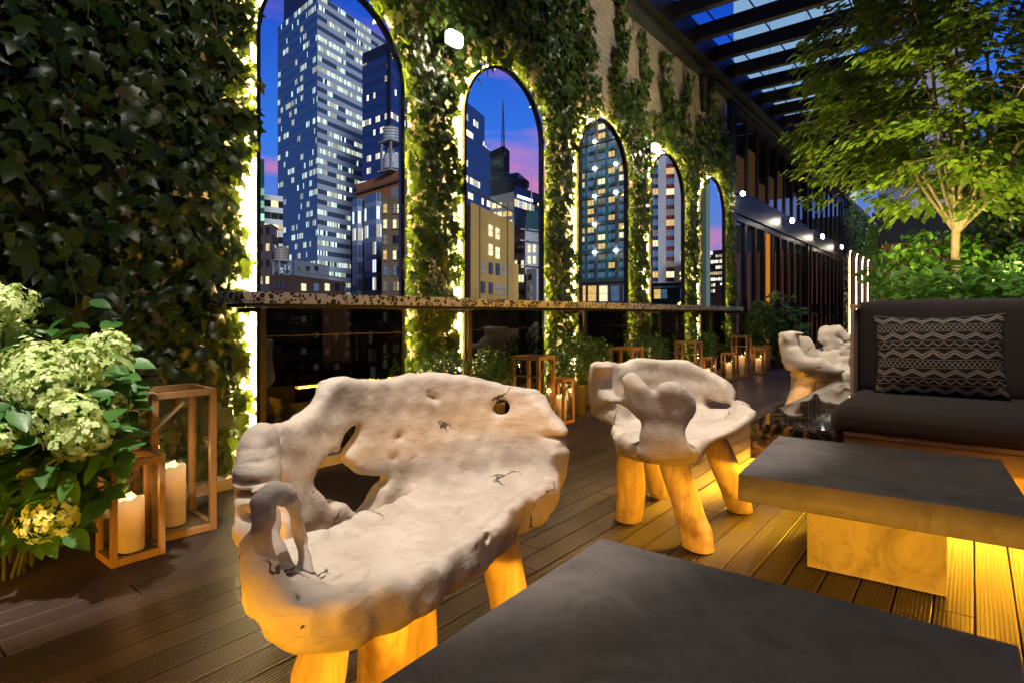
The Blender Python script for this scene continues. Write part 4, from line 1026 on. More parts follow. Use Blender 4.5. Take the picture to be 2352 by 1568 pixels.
cushion('back_cushion',-.552,1.6,4.10,4.27,.50,1.052,M_fab,t,.03,.006)
part('back_board',sb(-.55,3.6,4.28,4.36,.403,.99),M_sofawood,t)
def marble():
    t=NT('black_gold_marble'); v=t.coord('Object',(1,.6,1),(0,.5,.3))
    n=t.noise(v,3.2,9,.62,2.6); n2=t.noise(v,9,6,.6,2)
    vein=t.ramp(n,[(.44,0),(.50,1),(.56,0)]); patch=t.ramp(n2,[(.50,0),(.66,1)])
    col=t.mix(patch,(.010,.008,.007),(.075,.035,.012)); col=t.mix(t.math('MULTIPLY',vein,t.math('MULTIPLY_ADD',patch,.7,.15)),col,(.50,.30,.10))
    return t.done(t.bsdf(col,.035,spec=.9))
t=thing('marble_end_table','low polished black and gold marble slab table at the left end of the sofa','side table',(-.92,3.18,0))
part('marble_top',MB().box(0,.400,0,2.45,.215,.402),marble(),t,bevel=.002)
part('plinth',MB().box(.12,.38,.3,2.2,.002,.214),M_black,t)
part('led_strip',MB().box(.095,.11,.3,2.2,.165,.185),M_amber,t)
def pillowmat():
    t=NT('zigzag_fabric'); uv=t.n('ShaderNodeUVMap'); s=t.n('ShaderNodeSeparateXYZ'); t.l(uv.outputs[0],s.inputs[0])
    U,V=s.outputs[0],s.outputs[1]
    def zig(n,ph=0): return t.math('ABSOLUTE',t.math('MULTIPLY_ADD',t.math('FRACT',t.math('MULTIPLY_ADD',U,n,ph)),2,-1))
    Vr=t.math('FRACT',t.math('MULTIPLY',V,2.35))
    def band(lo,hi,fn):
        m=t.math('MULTIPLY',t.math('GREATER_THAN',Vr,lo),t.math('LESS_THAN',Vr,hi)); w=t.math('DIVIDE',t.math('SUBTRACT',Vr,lo),hi-lo); return t.math('MULTIPLY',m,fn(w))
    def near(a,b,th): return t.math('LESS_THAN',t.math('ABSOLUTE',t.math('SUBTRACT',a,b)),th)
    big=zig(6.4); sm=zig(12.8)
    f1=lambda w:t.math('MAXIMUM',near(w,t.math('MULTIPLY_ADD',big,.5,.12),.09),near(w,t.math('MULTIPLY_ADD',big,.5,.38),.08))
    f2=lambda w:near(w,t.math('MULTIPLY_ADD',sm,.6,.2),.10)
    f3=lambda w:t.math('MAXIMUM',near(w,t.math('MULTIPLY_ADD',sm,.9,.05),.08),near(w,t.math('MULTIPLY_ADD',sm,-.9,.95),.08))
    m=t.math('MAXIMUM',t.math('MAXIMUM',band(.03,.30,f1),band(.33,.50,f2)),t.math('MAXIMUM',band(.53,.78,f1),band(.81,.99,f3)))
    for q in (.015,.315,.515,.795): m=t.math('MAXIMUM',m,near(Vr,q,.007))
    wv=t.n('ShaderNodeTexWave'); wv.inputs['Scale'].default_value=60; t.l(uv.outputs[0],wv.inputs[0]); m=t.math('MULTIPLY',m,t.math('MULTIPLY_ADD',wv.outputs[0],.35,.65))
    return t.done(t.bsdf(t.mix(m,(.020,.018,.018),(.33,.285,.25)),.9,spec=.2,bump=m,bstr=.4,bdist=.003))
def pillow():
    W_,H_=.298,.235; N=40; vs=[];fs=[];uv=[]
    for side in (1,-1):
        for j in range(N+1):
            for i in range(N+1):
                a=-1+2*i/N;b=-1+2*j/N
                pin=1-.07*(1-abs(b)**2.2)*abs(a)**3; pinz=1-.10*(1-abs(a)**2.2)*abs(b)**3
                th=.085*max(0,(1-abs(a)**2.6)*(1-abs(b)**2.6))**.62
                wr=.006*math.sin(a*9+b*5)*math.sin(b*8-a*3)*(1-a*a)*(1-b*b)+.010*math.sin(a*14)*max(0,b-.5)*(1-b)*4
                vs.append((a*W_*pin,side*-(th+wr*side*.5)-.012*side*0,b*H_*pinz-.006*math.cos(a*3)*(b<0))); uv.append((.5+a/2,.5+b/2))
        o=(0 if side==1 else (N+1)**2)
        for j in range(N):
            for i in range(N):
                q=(o+j*(N+1)+i,o+j*(N+1)+i+1,o+(j+1)*(N+1)+i+1,o+(j+1)*(N+1)+i); fs.append(q if side==1 else q[::-1])
    me=bpy.data.meshes.new('pillow'); me.from_pydata(vs,[],fs); ul=me.uv_layers.new(name='UVMap')
    ul.data.foreach_set('uv',[c for l in me.loops for c in uv[l.vertex_index]]); me.materials.append(pillowmat()); me.polygons.foreach_set('use_smooth',[True]*len(me.polygons))
    o=link(bpy.data.objects.new('pillow',me)); o.location=(-.150,3.93,.745); o.rotation_euler=(math.radians(-13),math.radians(-1.5),math.radians(2))
    tagd(o,'black throw pillow with pale woven zigzag bands leaning on the sofa back','pillow')
    bm=bmesh.new(); bm.from_mesh(me); bmesh.ops.remove_doubles(bm,verts=bm.verts,dist=.0005); bm.to_mesh(me); bm.free()
pillow()
# ================================================================ planter, ground cover, tree
M_soil=simple('soil',(.03,.02,.013),rough=1,bump=.5,bscale=30)
t=thing('planter_box','dark planter box behind the sofa holding the tree and shrubs','planter',(-.47,4.40,0))
part('box',MB().box(0,6,0,5.6,.002,.90),simple('planter_dark',(.05,.04,.035),rough=.7),t); part('soil',MB().box(.02,5.98,.02,5.58,.901,.96),M_soil,t)
M_gc=leafmat('groundcover_leaf',(.07,.20,.03),(.16,.36,.06),(.28,.44,.11),rough=.4,trans=.3)
M_tree=leafmat('dogwood_leaf',(.07,.16,.022),(.16,.26,.035),(.30,.33,.06),rough=.42,trans=.45,p3=.8)
n=7500; x=RNG.uniform(-.42,3.2,n); y=RNG.uniform(4.45,7.4,n); keep=(x<.45+.1*y); x,y=x[keep],y[keep]; n=len(x)
z=.97+.07+RNG.random(n)**.8*(.20+.06*np.sin(x*7)*np.sin(y*5))
o=scatter('ground_cover',OV_V,OV_F,np.stack([x,y,z],1),basis(rdir(n,(0,-.3,-.25))*np.array([1,1,.45]),np.stack([RNG.normal(0,.35,n),RNG.normal(-.15,.35,n),np.ones(n)],1),RNG.uniform(.055,.12,n)),M_gc)
tagd(o,'leafy green ground cover filling the planter behind the sofa','ground cover',kind='stuff')
M_bark=simple('tree_bark',(.17,.13,.09),(.11,.085,.055),scale=6,rough=.85,bump=.4,bscale=26,sc=(1,1,.35))
def tree(root_loc,label,fork_z,crown_r,crown_h,nl,seed,lean=(0,0),cat='tree',mat=None,lsize=(.065,.12)):
    rnd=random.Random(seed); t=thing('leafy_tree',label,cat,root_loc)
    mb=MB(); base=Vector((0,0,0)); fk=Vector((lean[0],lean[1],fork_z))
    mb.tube([base,(lean[0]*.3+.012,lean[1]*.3,fork_z*.35),(lean[0]*.7-.01,lean[1]*.7,fork_z*.7),fk],[.060,.045,.038,.038],14,cap=False)
    part('trunk',mb,M_bark,t,smooth=True)
    br=MB(); C0=Vector((lean[0],lean[1],fork_z-.12+crown_h*.5)); mains=[]
    for j in range(15):
        a=j*2.4+rnd.uniform(-.3,.3); el=[.08,.30,.55,.9,1.25][j%5]+rnd.uniform(-.08,.08)
        rr=rnd.uniform(.75,.95); end=C0+Vector((math.cos(a)*math.cos(el)*crown_r*rr,math.sin(a)*math.cos(el)*crown_r*rr,math.sin(el)*crown_h*.5*rr-.25*(el<.4)))
        mid=fk.lerp(end,.45)+Vector((rnd.gauss(0,.07),rnd.gauss(0,.07),.10+.1*(el<.6)))
        P_=[fk-Vector((0,0,.05)),fk.lerp(mid,.5)+Vector((rnd.gauss(0,.03),rnd.gauss(0,.03),-.02)),mid,mid.lerp(end,.5)+Vector((rnd.gauss(0,.05),rnd.gauss(0,.05),.04)),end]
        Q=[Vector(q) for q in catmull([tuple(p) for p in P_],4)] if 'catmull' in globals() else P_
        r0=.021 if j<6 else .014
        br.tube(Q,[r0*(1-.8*i/len(Q))+.003 for i in range(len(Q))],7,cap=False); mains.append(Q)
    ends=[p for Q in mains for p in Q[len(Q)//3:]]
    nt_=560; cen=[];dirs=[]
    while len(cen)<nt_:
        d=Vector((rnd.gauss(0,1),rnd.gauss(0,1),rnd.gauss(0,1))).normalized(); f=rnd.uniform(.25,1)**.55
        lump=1+.13*math.sin(d.x*5+seed)*math.cos(d.y*4+d.z*3)+.08*math.sin(d.z*9+d.x*8)
        p=C0+Vector((d.x*crown_r*f*lump,d.y*crown_r*f*lump,d.z*crown_h*.5*f*lump))
        if p.z<fork_z+.02 and (p-fk).length<crown_r*.45: continue
        near=min(ends,key=lambda e:(e-p).length_squared); 
        m=near.lerp(p,.5)+Vector((rnd.gauss(0,.03),rnd.gauss(0,.03),.04))
        br.tube([near,m,p],[.007,.005,.0025],4,cap=False); cen.append(tuple(p)); o=(p-C0); o.z*=.4; dirs.append(tuple((o.normalized()*.8+(p-near).normalized()*.4)))
    part('branches',br,M_bark,t,smooth=True)
    T=np.array(cen);Dd=np.array(dirs); sel=RNG.integers(0,nt_,nl)
    k_=RNG.random(nl)[:,None]
    P0=T[sel]-Dd[sel]*.16*k_+RNG.normal(0,.062,(nl,3))*np.array([1,1,.55])
    tip=Dd[sel]+RNG.normal(0,.6,(nl,3))*np.array([1,1,.35])+np.array([0,0,-.42])
    nrm=np.stack([RNG.normal(0,.26,nl),RNG.normal(0,.26,nl),np.ones(nl)],1)+Dd[sel]*.45
    scatter('crown',OV_V,OV_F,P0,basis(tip,nrm,RNG.uniform(*lsize,nl)),mat or M_tree,t)
    return t
tree((-.13,7.45,.95),'small multi-branched tree lit from below, rising from the planter behind the sofa',.90,1.62,3.15,17000,5,(.0,.0))
tree((2.0,8.6,.95),'second leafy tree at the far right edge, its crown merging with the main one',1.1,1.6,3.0,8500,9,(.1,0))
M_box=leafmat('box_leaf',(.025,.075,.018),(.055,.14,.03),(.10,.2,.05),rough=.32,trans=.2)
M_dk=leafmat('dark_shrub_leaf',(.02,.06,.012),(.05,.12,.02),(.09,.17,.03),rough=.35,trans=.25)
def blobleaves(n,c,r,size,shell=.72,lump=.16,seed=0):
    d=rdir(n); d/=np.linalg.norm(d,axis=1,keepdims=True)
    lum=1+lump*np.sin(d[:,0]*5+seed)*np.cos(d[:,1]*6+seed*2)+lump*.6*np.sin(d[:,2]*9+d[:,0]*7+seed)
    rr=(shell+(1-shell)*RNG.random(n)**.5)*lum
    P0=d*rr[:,None]*np.array(r)+np.array(c)
    return P0,basis(d*.5+rdir(n)*.9+np.array([0,0,.35]),d+rdir(n)*.8,RNG.uniform(size[0],size[1],n))
def shrub(name,label,loc,c,r,n,size,mat,group=None,cat='shrub',tv=OV_V,tf=OV_F,lump=.16,seed=0,shell=.55):
    t=thing(name,label,cat,loc,0,group)
    P0,R_=blobleaves(n,c,r,size,shell,lump,seed); scatter('foliage',tv,tf,P0,R_,mat,t)
    for k in range(5):
        a=k*1.3+seed; mb=MB(); mb.tube([(0.01*math.cos(a),.01*math.sin(a),0),(r[0]*.35*math.cos(a),r[1]*.35*math.sin(a),c[2]*.8),(r[0]*.7*math.cos(a),r[1]*.7*math.sin(a),c[2]+r[2]*.4)],[.012,.008,.003],5); part('stem',mb,M_bark,t)
    return t
M_shb=leafmat('bright_shrub_leaf',(.06,.18,.02),(.13,.32,.04),(.24,.42,.08),rough=.38,trans=.4)
shrub('leafy_shrub','bright green leafy shrub lit by the spotlight, left of the tree trunk',(-.30,8.1,.95),(0,0,.42),(.75,.7,.50),2600,(.05,.10),M_shb,seed=1)
shrub('leafy_shrub','darker spreading shrub left of the lit one, in front of the red slats',(-.50,9.2,.95),(0,0,.30),(.40,.45,.36),1500,(.05,.09),M_dk,seed=2)
shrub('leafy_shrub','tall dark shrub right of the tree trunk',(.62,9.0,.95),(0,0,.85),(.75,.6,.95),4200,(.05,.10),M_dk,seed=3)
shrub('box_shrub','rounded box shrub at the right edge above the sofa back',(.46,6.3,.95),(0,0,.30),(.33,.3,.30),2200,(.03,.06),M_box,seed=4)
# ================================================================ pots and box bushes along the wall
M_pot=simple('pot_glaze',(.085,.065,.055),(.05,.04,.036),scale=4,rough=.32,bump=.08,bscale=20); M_pott=simple('pot_tan',(.34,.20,.09),(.26,.15,.07),scale=3,rough=.5)
def pot(r,h,mat,t):
    part('pot',MB().lathe([(0,.002),(r*.60,.002),(r*.66,.01),(r*.92,h*.6),(r*1.0,h*.92),(r*1.04,h),(r*.93,h),(r*.88,h*.88),(0,h*.87)],32),mat,t,smooth=True)
def potted(name,label,x,y,pr,ph,mat,fr,fh,n,seed,size=(.018,.032)):
    t=thing(name,label,'potted bush',(x,y,0),0,'box bushes in tapered pots along the wall')
    pot(pr,ph,mat,t); P0,R_=blobleaves(n,(0,0,ph+fh*.80),(fr,fr,fh),size,.35,.2,seed)
    # upright shoots poking out
    m=int(n*.25); a=RNG.uniform(0,6.28,40); q=RNG.integers(0,40,m); s=RNG.random(m)
    el=RNG.uniform(.5,1.4,40); dx=np.cos(a[q])*np.cos(el[q]);dy=np.sin(a[q])*np.cos(el[q]);dz=np.sin(el[q])
    rr=(.55+.62*s); P1=np.stack([dx*fr*rr,dy*fr*rr,ph+fh*.8+dz*fh*rr*1.05],1)+RNG.normal(0,.006,(m,3))
    scatter('foliage',OV_V,OV_F,np.concatenate([P0,P1]),np.concatenate([R_,basis(np.stack([dx,dy,dz],1)+RNG.normal(0,.7,(m,3)),rdir(m),RNG.uniform(size[0],size[1],m))]),M_box,t)
    for k in range(4):
        aa=k*1.6; mb=MB(); mb.tube([(0,0,ph*.85),(fr*.25*math.cos(aa),fr*.25*math.sin(aa),ph+.06),(fr*.6*math.cos(aa),fr*.6*math.sin(aa),ph+fh*.8)],[.008,.006,.003],5); part('stem',mb,M_bark,t)
    return t
potted('potted_bush','low box bush behind the left part of the near bench',-3.02,3.02,.12,.30,M_pot,.21,.20,1800,1)
potted('potted_bush','box bush with upright shoots left of the tall lantern behind the near bench',-3.02,3.52,.12,.28,M_pot,.20,.21,1700,2)
potted('potted_bush','full round box bush, first of the potted pair right of the near bench',-3.00,4.78,.118,.31,M_pot,.215,.24,2600,3)
potted('potted_bush','smaller box bush, second of the potted pair right of the near bench',-3.02,5.20,.115,.31,M_pot,.17,.21,1900,4)
potted('potted_bush','wide box bush behind the second chair, below the fourth arch',-3.04,6.40,.13,.28,M_pot,.27,.24,2300,5)
potted('potted_bush','box bush in a dark pot between small lanterns below the farthest arch',-3.02,8.28,.12,.30,M_pot,.21,.22,1800,6)
potted('potted_bush','small box bush tucked behind the last tall lantern',-3.10,9.62,.10,.26,M_pot,.15,.16,1200,7)
potted('potted_bush','big round clipped bush in a large tan pot at the end of the counter',-2.88,10.62,.185,.44,M_pott,.33,.38,5200,8,(.022,.04))
# ================================================================ hydrangeas
M_hyd=leafmat('hydrangea_petal',(.46,.64,.20),(.74,.86,.42),(.86,.91,.62),rough=.6,trans=.3,p3=.8)
M_hl=leafmat('hydrangea_leaf',(.03,.11,.02),(.07,.20,.04),(.10,.26,.06),rough=.42,trans=.25)
def floret():
    vs=[(0,0,0)];fs=[]
    for k in range(4):
        a=k*math.pi/2+.2; c,s=math.cos(a),math.sin(a); b=len(vs)
        for (u,v_,w_) in ((.35,-.42,.10),(.95,-.30,.12),(1.0,.30,.05),(.35,.42,.14)): vs.append((u*c-v_*s,u*s+v_*c,w_))
        fs+= [(0,b,b+1,b+2,b+3)]
    return vs,fs
FLV,FLF=floret()
def bloom(t,c,r,seed,squash=.85,n=None):
    n=n or int(230*(r/.09)**2)+60
    d=rdir(n); d/=np.linalg.norm(d,axis=1,keepdims=True)
    lump=1+.12*np.sin(d[:,0]*6+seed)+.10*np.sin(d[:,1]*7+d[:,2]*5+seed*2)
    P0=d*(r*(.80+.2*RNG.random(n))*lump)[:,None]*np.array([1,1,squash])+np.array(c)
    scatter('bloom',FLV,FLF,P0,basis(rdir(n),d+rdir(n)*.45,RNG.uniform(.0095,.0145,n)*(1.0 if r>.05 else .9)),M_hyd,t)
org=Vector((-2.62,.50,0))
t=thing('hydrangea_bush','pale green hydrangea bush with many full blooms at the left edge','hydrangea',org)
BL=[(8,705,62,2.15),(30,775,40,2.3),(85,845,78,1.95),(165,838,62,2.05),(215,855,42,2.1),(248,800,50,2.25),(262,835,34,2.25),(105,885,66,1.9),(160,955,66,1.85),(190,1000,58,1.85),(165,1015,46,1.83),(250,932,42,2.15),(232,960,32,2.1),(-6,1008,40,1.8),(118,1185,60,1.95),(5,880,40,2.0),(55,905,45,1.97),(65,1085,16,2.0)]
bl=[]
for i,(px,py,r,d) in enumerate(BL):
    c=at(px,py,d)-org; bl.append(c); bloom(t,c,r/F*d,i)
GS=simple('green_stem',(.06,.07,.03),rough=.7)
for i,c in enumerate(bl):
    a=i*1.3; b=Vector((-.25+.10*math.cos(a),.0+.10*math.sin(a),0)); m=(b+c)/2+Vector((0,0,.12))
    part('stem',MB().tube([b,m,c-Vector((0,0,.02))],[.006,.005,.004],6),GS,t)
n=900; q=RNG.integers(0,len(bl),n); Cc=np.array([tuple(v) for v in bl])[q]; f=RNG.uniform(.25,1.0,n)
bb=np.array([-.25,0,0]); P0=bb+(Cc-bb)*f[:,None]+np.stack([0*f,0*f,.10*np.sin(f*3.14)],1)+RNG.normal(0,.09,(n,3))*np.array([1,1,.8]); P0[:,2]=np.maximum(P0[:,2],.12)
P0-= np.array([.06*SN*-1,.0,0])*0; P0[:,:2]+=np.array([-.10*SN,.10*CS]); _w=P0+np.array(org); _X=_w[:,0]*CS+_w[:,1]*SN; _D=-_w[:,0]*SN+_w[:,1]*CS; _k=(1176+F*_X/_D)<292; _k&=(P0[:,2]>.24); P0=P0[_k]; n=len(P0)
scatter('leaves',OV_V,OV_F,P0,basis(rdir(n,(.3,-.2,-.1))*np.array([1,1,.5]),np.stack([RNG.normal(.3,.35,n),RNG.normal(-.3,.35,n),np.ones(n)],1),RNG.uniform(.07,.14,n)),M_hl,t)
ex=[(280,870,2.25),(290,905,2.3),(262,880,2.2),(285,950,2.3),(262,1000,2.25),(240,1010,2.1),(130,1110,1.95),(90,1095,1.95),(255,1035,2.15),(20,940,1.9),(110,1065,1.95),(210,1075,2.1)]+[(random.uniform(-10,175),random.uniform(1035,1225),random.uniform(2.0,2.15)) for _ in range(34)]
P0=np.array([tuple(at(a+RNG.normal(0,8),b+RNG.normal(0,8),d+RNG.normal(0,.03))-org) for a,b,d in ex for _ in range(3)]); n=len(P0)
scatter('front_leaves',OV_V,OV_F,P0,basis(rdir(n,(.5,-.3,-.2))*np.array([1,1,.5]),np.stack([RNG.normal(.5,.3,n),RNG.normal(-.5,.3,n),np.ones(n)],1),RNG.uniform(.075,.12,n)),M_hl,t)
# small hydrangea beside the glass doors
org=Vector((-2.80,11.35,0)); t=thing('hydrangea_bush','small hydrangea with two blooms beside the glass doors, behind the tan pot','hydrangea',org)
for i,(px,py,r,d) in enumerate(((1779,680,13,10.4),(1741,704,14,10.3),(1752,700,9,10.2))): bloom(t,at(px,py,d)-org,r/F*d,i,n=150)
pot(.16,.35,M_pot,t)
n=420; P0=RNG.normal(0,1,(n,3))*np.array([.20,.22,.26])+np.array([.12,-.1,.78]); P0[:,2]=np.clip(P0[:,2],.25,1.3)
scatter('leaves',OV_V,OV_F,P0,basis(rdir(n,(0,0,.2)),np.stack([RNG.normal(.3,.5,n),RNG.normal(-.3,.5,n),np.ones(n)],1),RNG.uniform(.09,.16,n)),M_hl,t)
for k in range(6): part('stem',MB().tube([(0,0,.3),(.08*math.cos(k),.08*math.sin(k),.7),(.2*math.cos(k)+.1,.2*math.sin(k),1.1)],[.009,.007,.004],5),GS,t)
# ================================================================ driftwood root seats (signed distance fields meshed with surface nets)
def surface_nets(S,org,h):
    nx,ny,nz=S.shape; neg=S<0
    c=np.zeros((nx-1,ny-1,nz-1),np.int8)
    for a in (0,1):
        for b in (0,1):
            for d in (0,1): c+=neg[a:nx-1+a,b:ny-1+b,d:nz-1+d]
    act=(c>0)&(c<8); idx=-np.ones(act.shape,np.int64); ii=np.argwhere(act); idx[act]=np.arange(len(ii))
    acc=np.zeros((len(ii),3)); cnt=np.zeros(len(ii))
    corners=[(a,b,d) for a in (0,1) for b in (0,1) for d in (0,1)]
    for i,p in enumerate(corners):
        for q in corners[i+1:]:
            if sum(abs(a-b) for a,b in zip(p,q))!=1: continue
            s0=S[ii[:,0]+p[0],ii[:,1]+p[1],ii[:,2]+p[2]]; s1=S[ii[:,0]+q[0],ii[:,1]+q[1],ii[:,2]+q[2]]
            m=(s0<0)!=(s1<0); t=np.where(m,s0/(s0-s1+1e-12),0)
            pos=np.array(p)+(np.array(q)-np.array(p))*t[:,None]
            acc[m]+=pos[m]; cnt[m]+=1
    V=(ii+acc/cnt[:,None])*h+np.array(org)
    Fc=[]
    for ax in range(3):
        sl0=[slice(1,-1)]*3; sl1=[slice(1,-1)]*3; sl0[ax]=slice(0,-1); sl1[ax]=slice(1,None)
        a=neg[tuple(sl0)]; b=neg[tuple(sl1)]; m=a!=b; e=np.argwhere(m); flip=a[m]
        base=e.copy(); o=[k for k in range(3) if k!=ax]
        base[:,o[0]]+=1; base[:,o[1]]+=1
        def g(d0,d1):
            p=base.copy(); p[:,o[0]]-=d0; p[:,o[1]]-=d1; return idx[p[:,0],p[:,1],p[:,2]]
        q=np.stack([g(1,1),g(0,1),g(0,0),g(1,0)],1)
        if ax==1: flip=~flip
        q[~flip]=q[~flip][:,::-1]; Fc.append(q)
    Fc=np.concatenate(Fc); Fc=Fc[(Fc>=0).all(1)]
    return V,Fc
def smin(a,b,k):
    h=np.clip(.5+.5*(b-a)/k,0,1); return b+(a-b)*h-k*h*(1-h)
def smax(a,b,k): return -smin(-a,-b,k)
def poly_sd(px,py,poly):
    poly=np.asarray(poly,float); d=np.full(px.shape,1e9); ins=np.zeros(px.shape,bool); n=len(poly)
    for i in range(n):
        a=poly[i];b=poly[(i+1)%n]; e=b-a; L=max((e**2).sum(),1e-12)
        t=np.clip(((px-a[0])*e[0]+(py-a[1])*e[1])/L,0,1)
        d=np.minimum(d,(px-a[0]-t*e[0])**2+(py-a[1]-t*e[1])**2)
        c=((a[1]<=py)&(b[1]>py))|((b[1]<=py)&(a[1]>py))
        if abs(e[1])>1e-12: ins^=c&(px<a[0]+(py-a[1])/e[1]*e[0])
    d=np.sqrt(d); return np.where(ins,-d,d)
class Curve:
    def __init__(s,pts,lean=0.,z0=.42):
        s.p=catmull(pts,8); d=np.diff(s.p,axis=0); s.L=np.hypot(d[:,0],d[:,1]); s.s=np.concatenate([[0],np.cumsum(s.L)]); s.lean=lean; s.z0=z0
    def near(s,x,y):
        best=np.full(x.shape,1e9); S=np.zeros(x.shape); N=np.zeros(x.shape)
        for i in range(len(s.p)-1):
            a=s.p[i];e=s.p[i+1]-a; L2=(e**2).sum(); t=((x-a[0])*e[0]+(y-a[1])*e[1])/L2
            tc=t.copy()
            lo=0 if i>0 else -5; hi=1 if i<len(s.p)-2 else 6
            tc=np.clip(t,lo,hi)
            dx=x-a[0]-tc*e[0];dy=y-a[1]-tc*e[1]; d=dx*dx+dy*dy; m=d<best
            best=np.where(m,d,best); S=np.where(m,s.s[i]+tc*s.L[i],S)
            N=np.where(m,(dx*(-e[1])+dy*e[0])/math.sqrt(L2),N)   # signed offset, + = left of travel
        return S,N
    def project(s,px,py,seg=None):
        """display pixel -> (s,z) on the leaned curve"""
        u=(px-1176)/F; z=s.z0; res=None
        for it in range(4):
            off=s.lean*(z-s.z0); best=None
            for i in range(len(s.p)-1):
                a=s.p[i].copy();b=s.p[i+1].copy(); e=b-a; nrm=np.array([-e[1],e[0]])/np.linalg.norm(e); a=a+nrm*off;b=b+nrm*off; e=b-a
                den=u*e[1]-e[0]
                if abs(den)<1e-9: continue
                k=(a[0]-u*a[1])/den; kk=min(max(k,0 if i>0 else -3),1 if i<len(s.p)-2 else 4)
                err=abs(k-kk)
                S=s.s[i]+kk*s.L[i]; D=a[1]+kk*e[1]
                if best is None or err<best[0]-1e-9: best=(err,S,D)
            z=EY+best[2]*(HY-py)/F; res=(best[1],z)
        return res
def shell(G,curve,poly_px,th,holes=(),rnd=.02,h2=.006,thf=None,hoff=.012):
    """G=(X,Y,Z 1-d axes). thick curved sheet cut to a pixel outline (and holes)"""
    x,y,z=G; XX,YY=np.meshgrid(x,y,indexing='ij'); S0,N0=curve.near(XX,YY)
    pl=np.array([curve.project(*p) for p in poly_px]); pl=catmull(pl,4,True)
    hs=[catmull(np.array([curve.project(*p) for p in hp]),4,True) for hp in holes]
    s0,s1=S0.min()-.02,S0.max()+.02; sg=np.arange(s0,s1+h2,h2); A,B=np.meshgrid(sg,z,indexing='ij')
    D=poly_sd(A,B,pl)
    for q in hs: D=smax(D,-(poly_sd(A,B,q)-(hoff if np.ptp(q[:,0])>.12 else 0)),.006)
    fi=np.clip((S0-s0)/h2,0,len(sg)-1.001); i0=fi.astype(int); f=(fi-i0)[...,None]
    D3=D[i0]*(1-f)+D[i0+1]*f
    t=th if thf is None else None
    N3=N0[...,None]-curve.lean*(z[None,None,:]-curve.z0)
    if thf is not None: T=thf(S0[...,None],z[None,None,:])
    else: T=th
    return smax(D3,np.abs(N3)-T,rnd)
def capsule(G3,a,b,ra,rb):
    x,y,z=G3; a=np.array(a,float);b=np.array(b,float);e=b-a
    t=np.clip(((x-a[0])*e[0]+(y-a[1])*e[1]+(z-a[2])*e[2])/(e**2).sum(),0,1)
    return np.sqrt((x-a[0]-t*e[0])**2+(y-a[1]-t*e[1])**2+(z-a[2]-t*e[2])**2)-(ra+(rb-ra)*t)
def ell(G3,c,r):
    x,y,z=G3; k=np.sqrt(((x-c[0])/r[0])**2+((y-c[1])/r[1])**2+((z-c[2])/r[2])**2); return (k-1)*min(r)
def wob(G3,amp,sc,seed):
    x,y,z=G3; r=np.random.default_rng(seed); o=0
    for k in range(7):
        d=r.normal(size=3); d/=np.linalg.norm(d); f=sc*(1+.55*k); o=o+np.sin((x*d[0]+y*d[1]+z*d[2])*f+r.uniform(0,6.28))*amp/(1+.6*k)
    return o
def px3(px,py,d): # display pixel at depth -> camera-plan coords
    return ((px-1176)/F*d,d,EY+d*(HY-py)/F)
def rootwood():
    t=NT('bleached_root_wood'); v=t.coord('Object'); vs=t.coord('Object',(1,1,3.2),(.25,.3,.2))
    n=t.noise(v,3.2,7,.62,1.0); g=t.noise(vs,9,7,.68,2.2); f=t.noise(t.coord('Object',(.35,.35,1.6),(.3,.2,.75)),70,6,.7,1.0)
    col=t.mix(t.ramp(n,[(.35,0),(.68,1)]),(.64,.56,.46),(.48,.40,.32))
    col=t.mix(t.ramp(g,[(.55,0),(.68,.55)]),col,(.34,.26,.19))
    vo=t.n('ShaderNodeTexVoronoi',feature='DISTANCE_TO_EDGE'); vo.inputs['Scale'].default_value=2.6
    wv=t.n('ShaderNodeVectorMath',operation='ADD'); nz=t.n('ShaderNodeTexNoise'); nz.inputs['Scale'].default_value=4; nz.inputs['Detail'].default_value=6; t.l(v,nz.inputs['Vector'])
    sc=t.n('ShaderNodeVectorMath',operation='SCALE'); t.l(nz.outputs[1],sc.inputs[0]); sc.inputs[3].default_value=.42; t.l(v,wv.inputs[0]); t.l(sc.outputs[0],wv.inputs[1]); t.l(wv.outputs[0],vo.inputs['Vector'])
    gate=t.ramp(t.noise(v,3.7,2),[(.545,0),(.60,1)])
    crack=t.math('MULTIPLY',t.math('LESS_THAN',vo.outputs['Distance'],.009),gate)
    sp=t.n('ShaderNodeTexVoronoi'); sp.inputs['Scale'].default_value=17; t.l(wv.outputs[0],sp.inputs['Vector'])
    pit=t.math('LESS_THAN',sp.outputs['Distance'],t.math('MULTIPLY',t.math('GREATER_THAN',t.noise(v,5.5,2),.62),.10))
    dk=t.math('MAXIMUM',crack,pit); col=t.mix(t.math('MULTIPLY',dk,.92),col,(.03,.018,.010))
    h=t.math('ADD',t.math('MULTIPLY',g,.8),t.math('SUBTRACT',t.math('MULTIPLY',f,.5),t.math('MULTIPLY',dk,1.6)))
    return t.done(t.bsdf(col,.62,spec=.35,bump=h,bstr=.5,bdist=.006))
M_root=rootwood(); M_leg=None
def legmat():
    t=NT('peeled_log'); v=t.coord('Object',(13,13,1.1)); n=t.noise(v,1.8,8,.68,1.0); b=t.noise(t.coord('Object'),5,4)
    col=t.mix(t.ramp(n,[(.38,0),(.68,1)]),(.56,.42,.25),(.33,.22,.11)); col=t.mix(t.ramp(b,[(.56,0),(.66,.75)]),col,(.16,.09,.04))
    return t.done(t.bsdf(col,.6,spec=.3,bump=n,bstr=.35,bdist=.006))
M_leg=legmat()
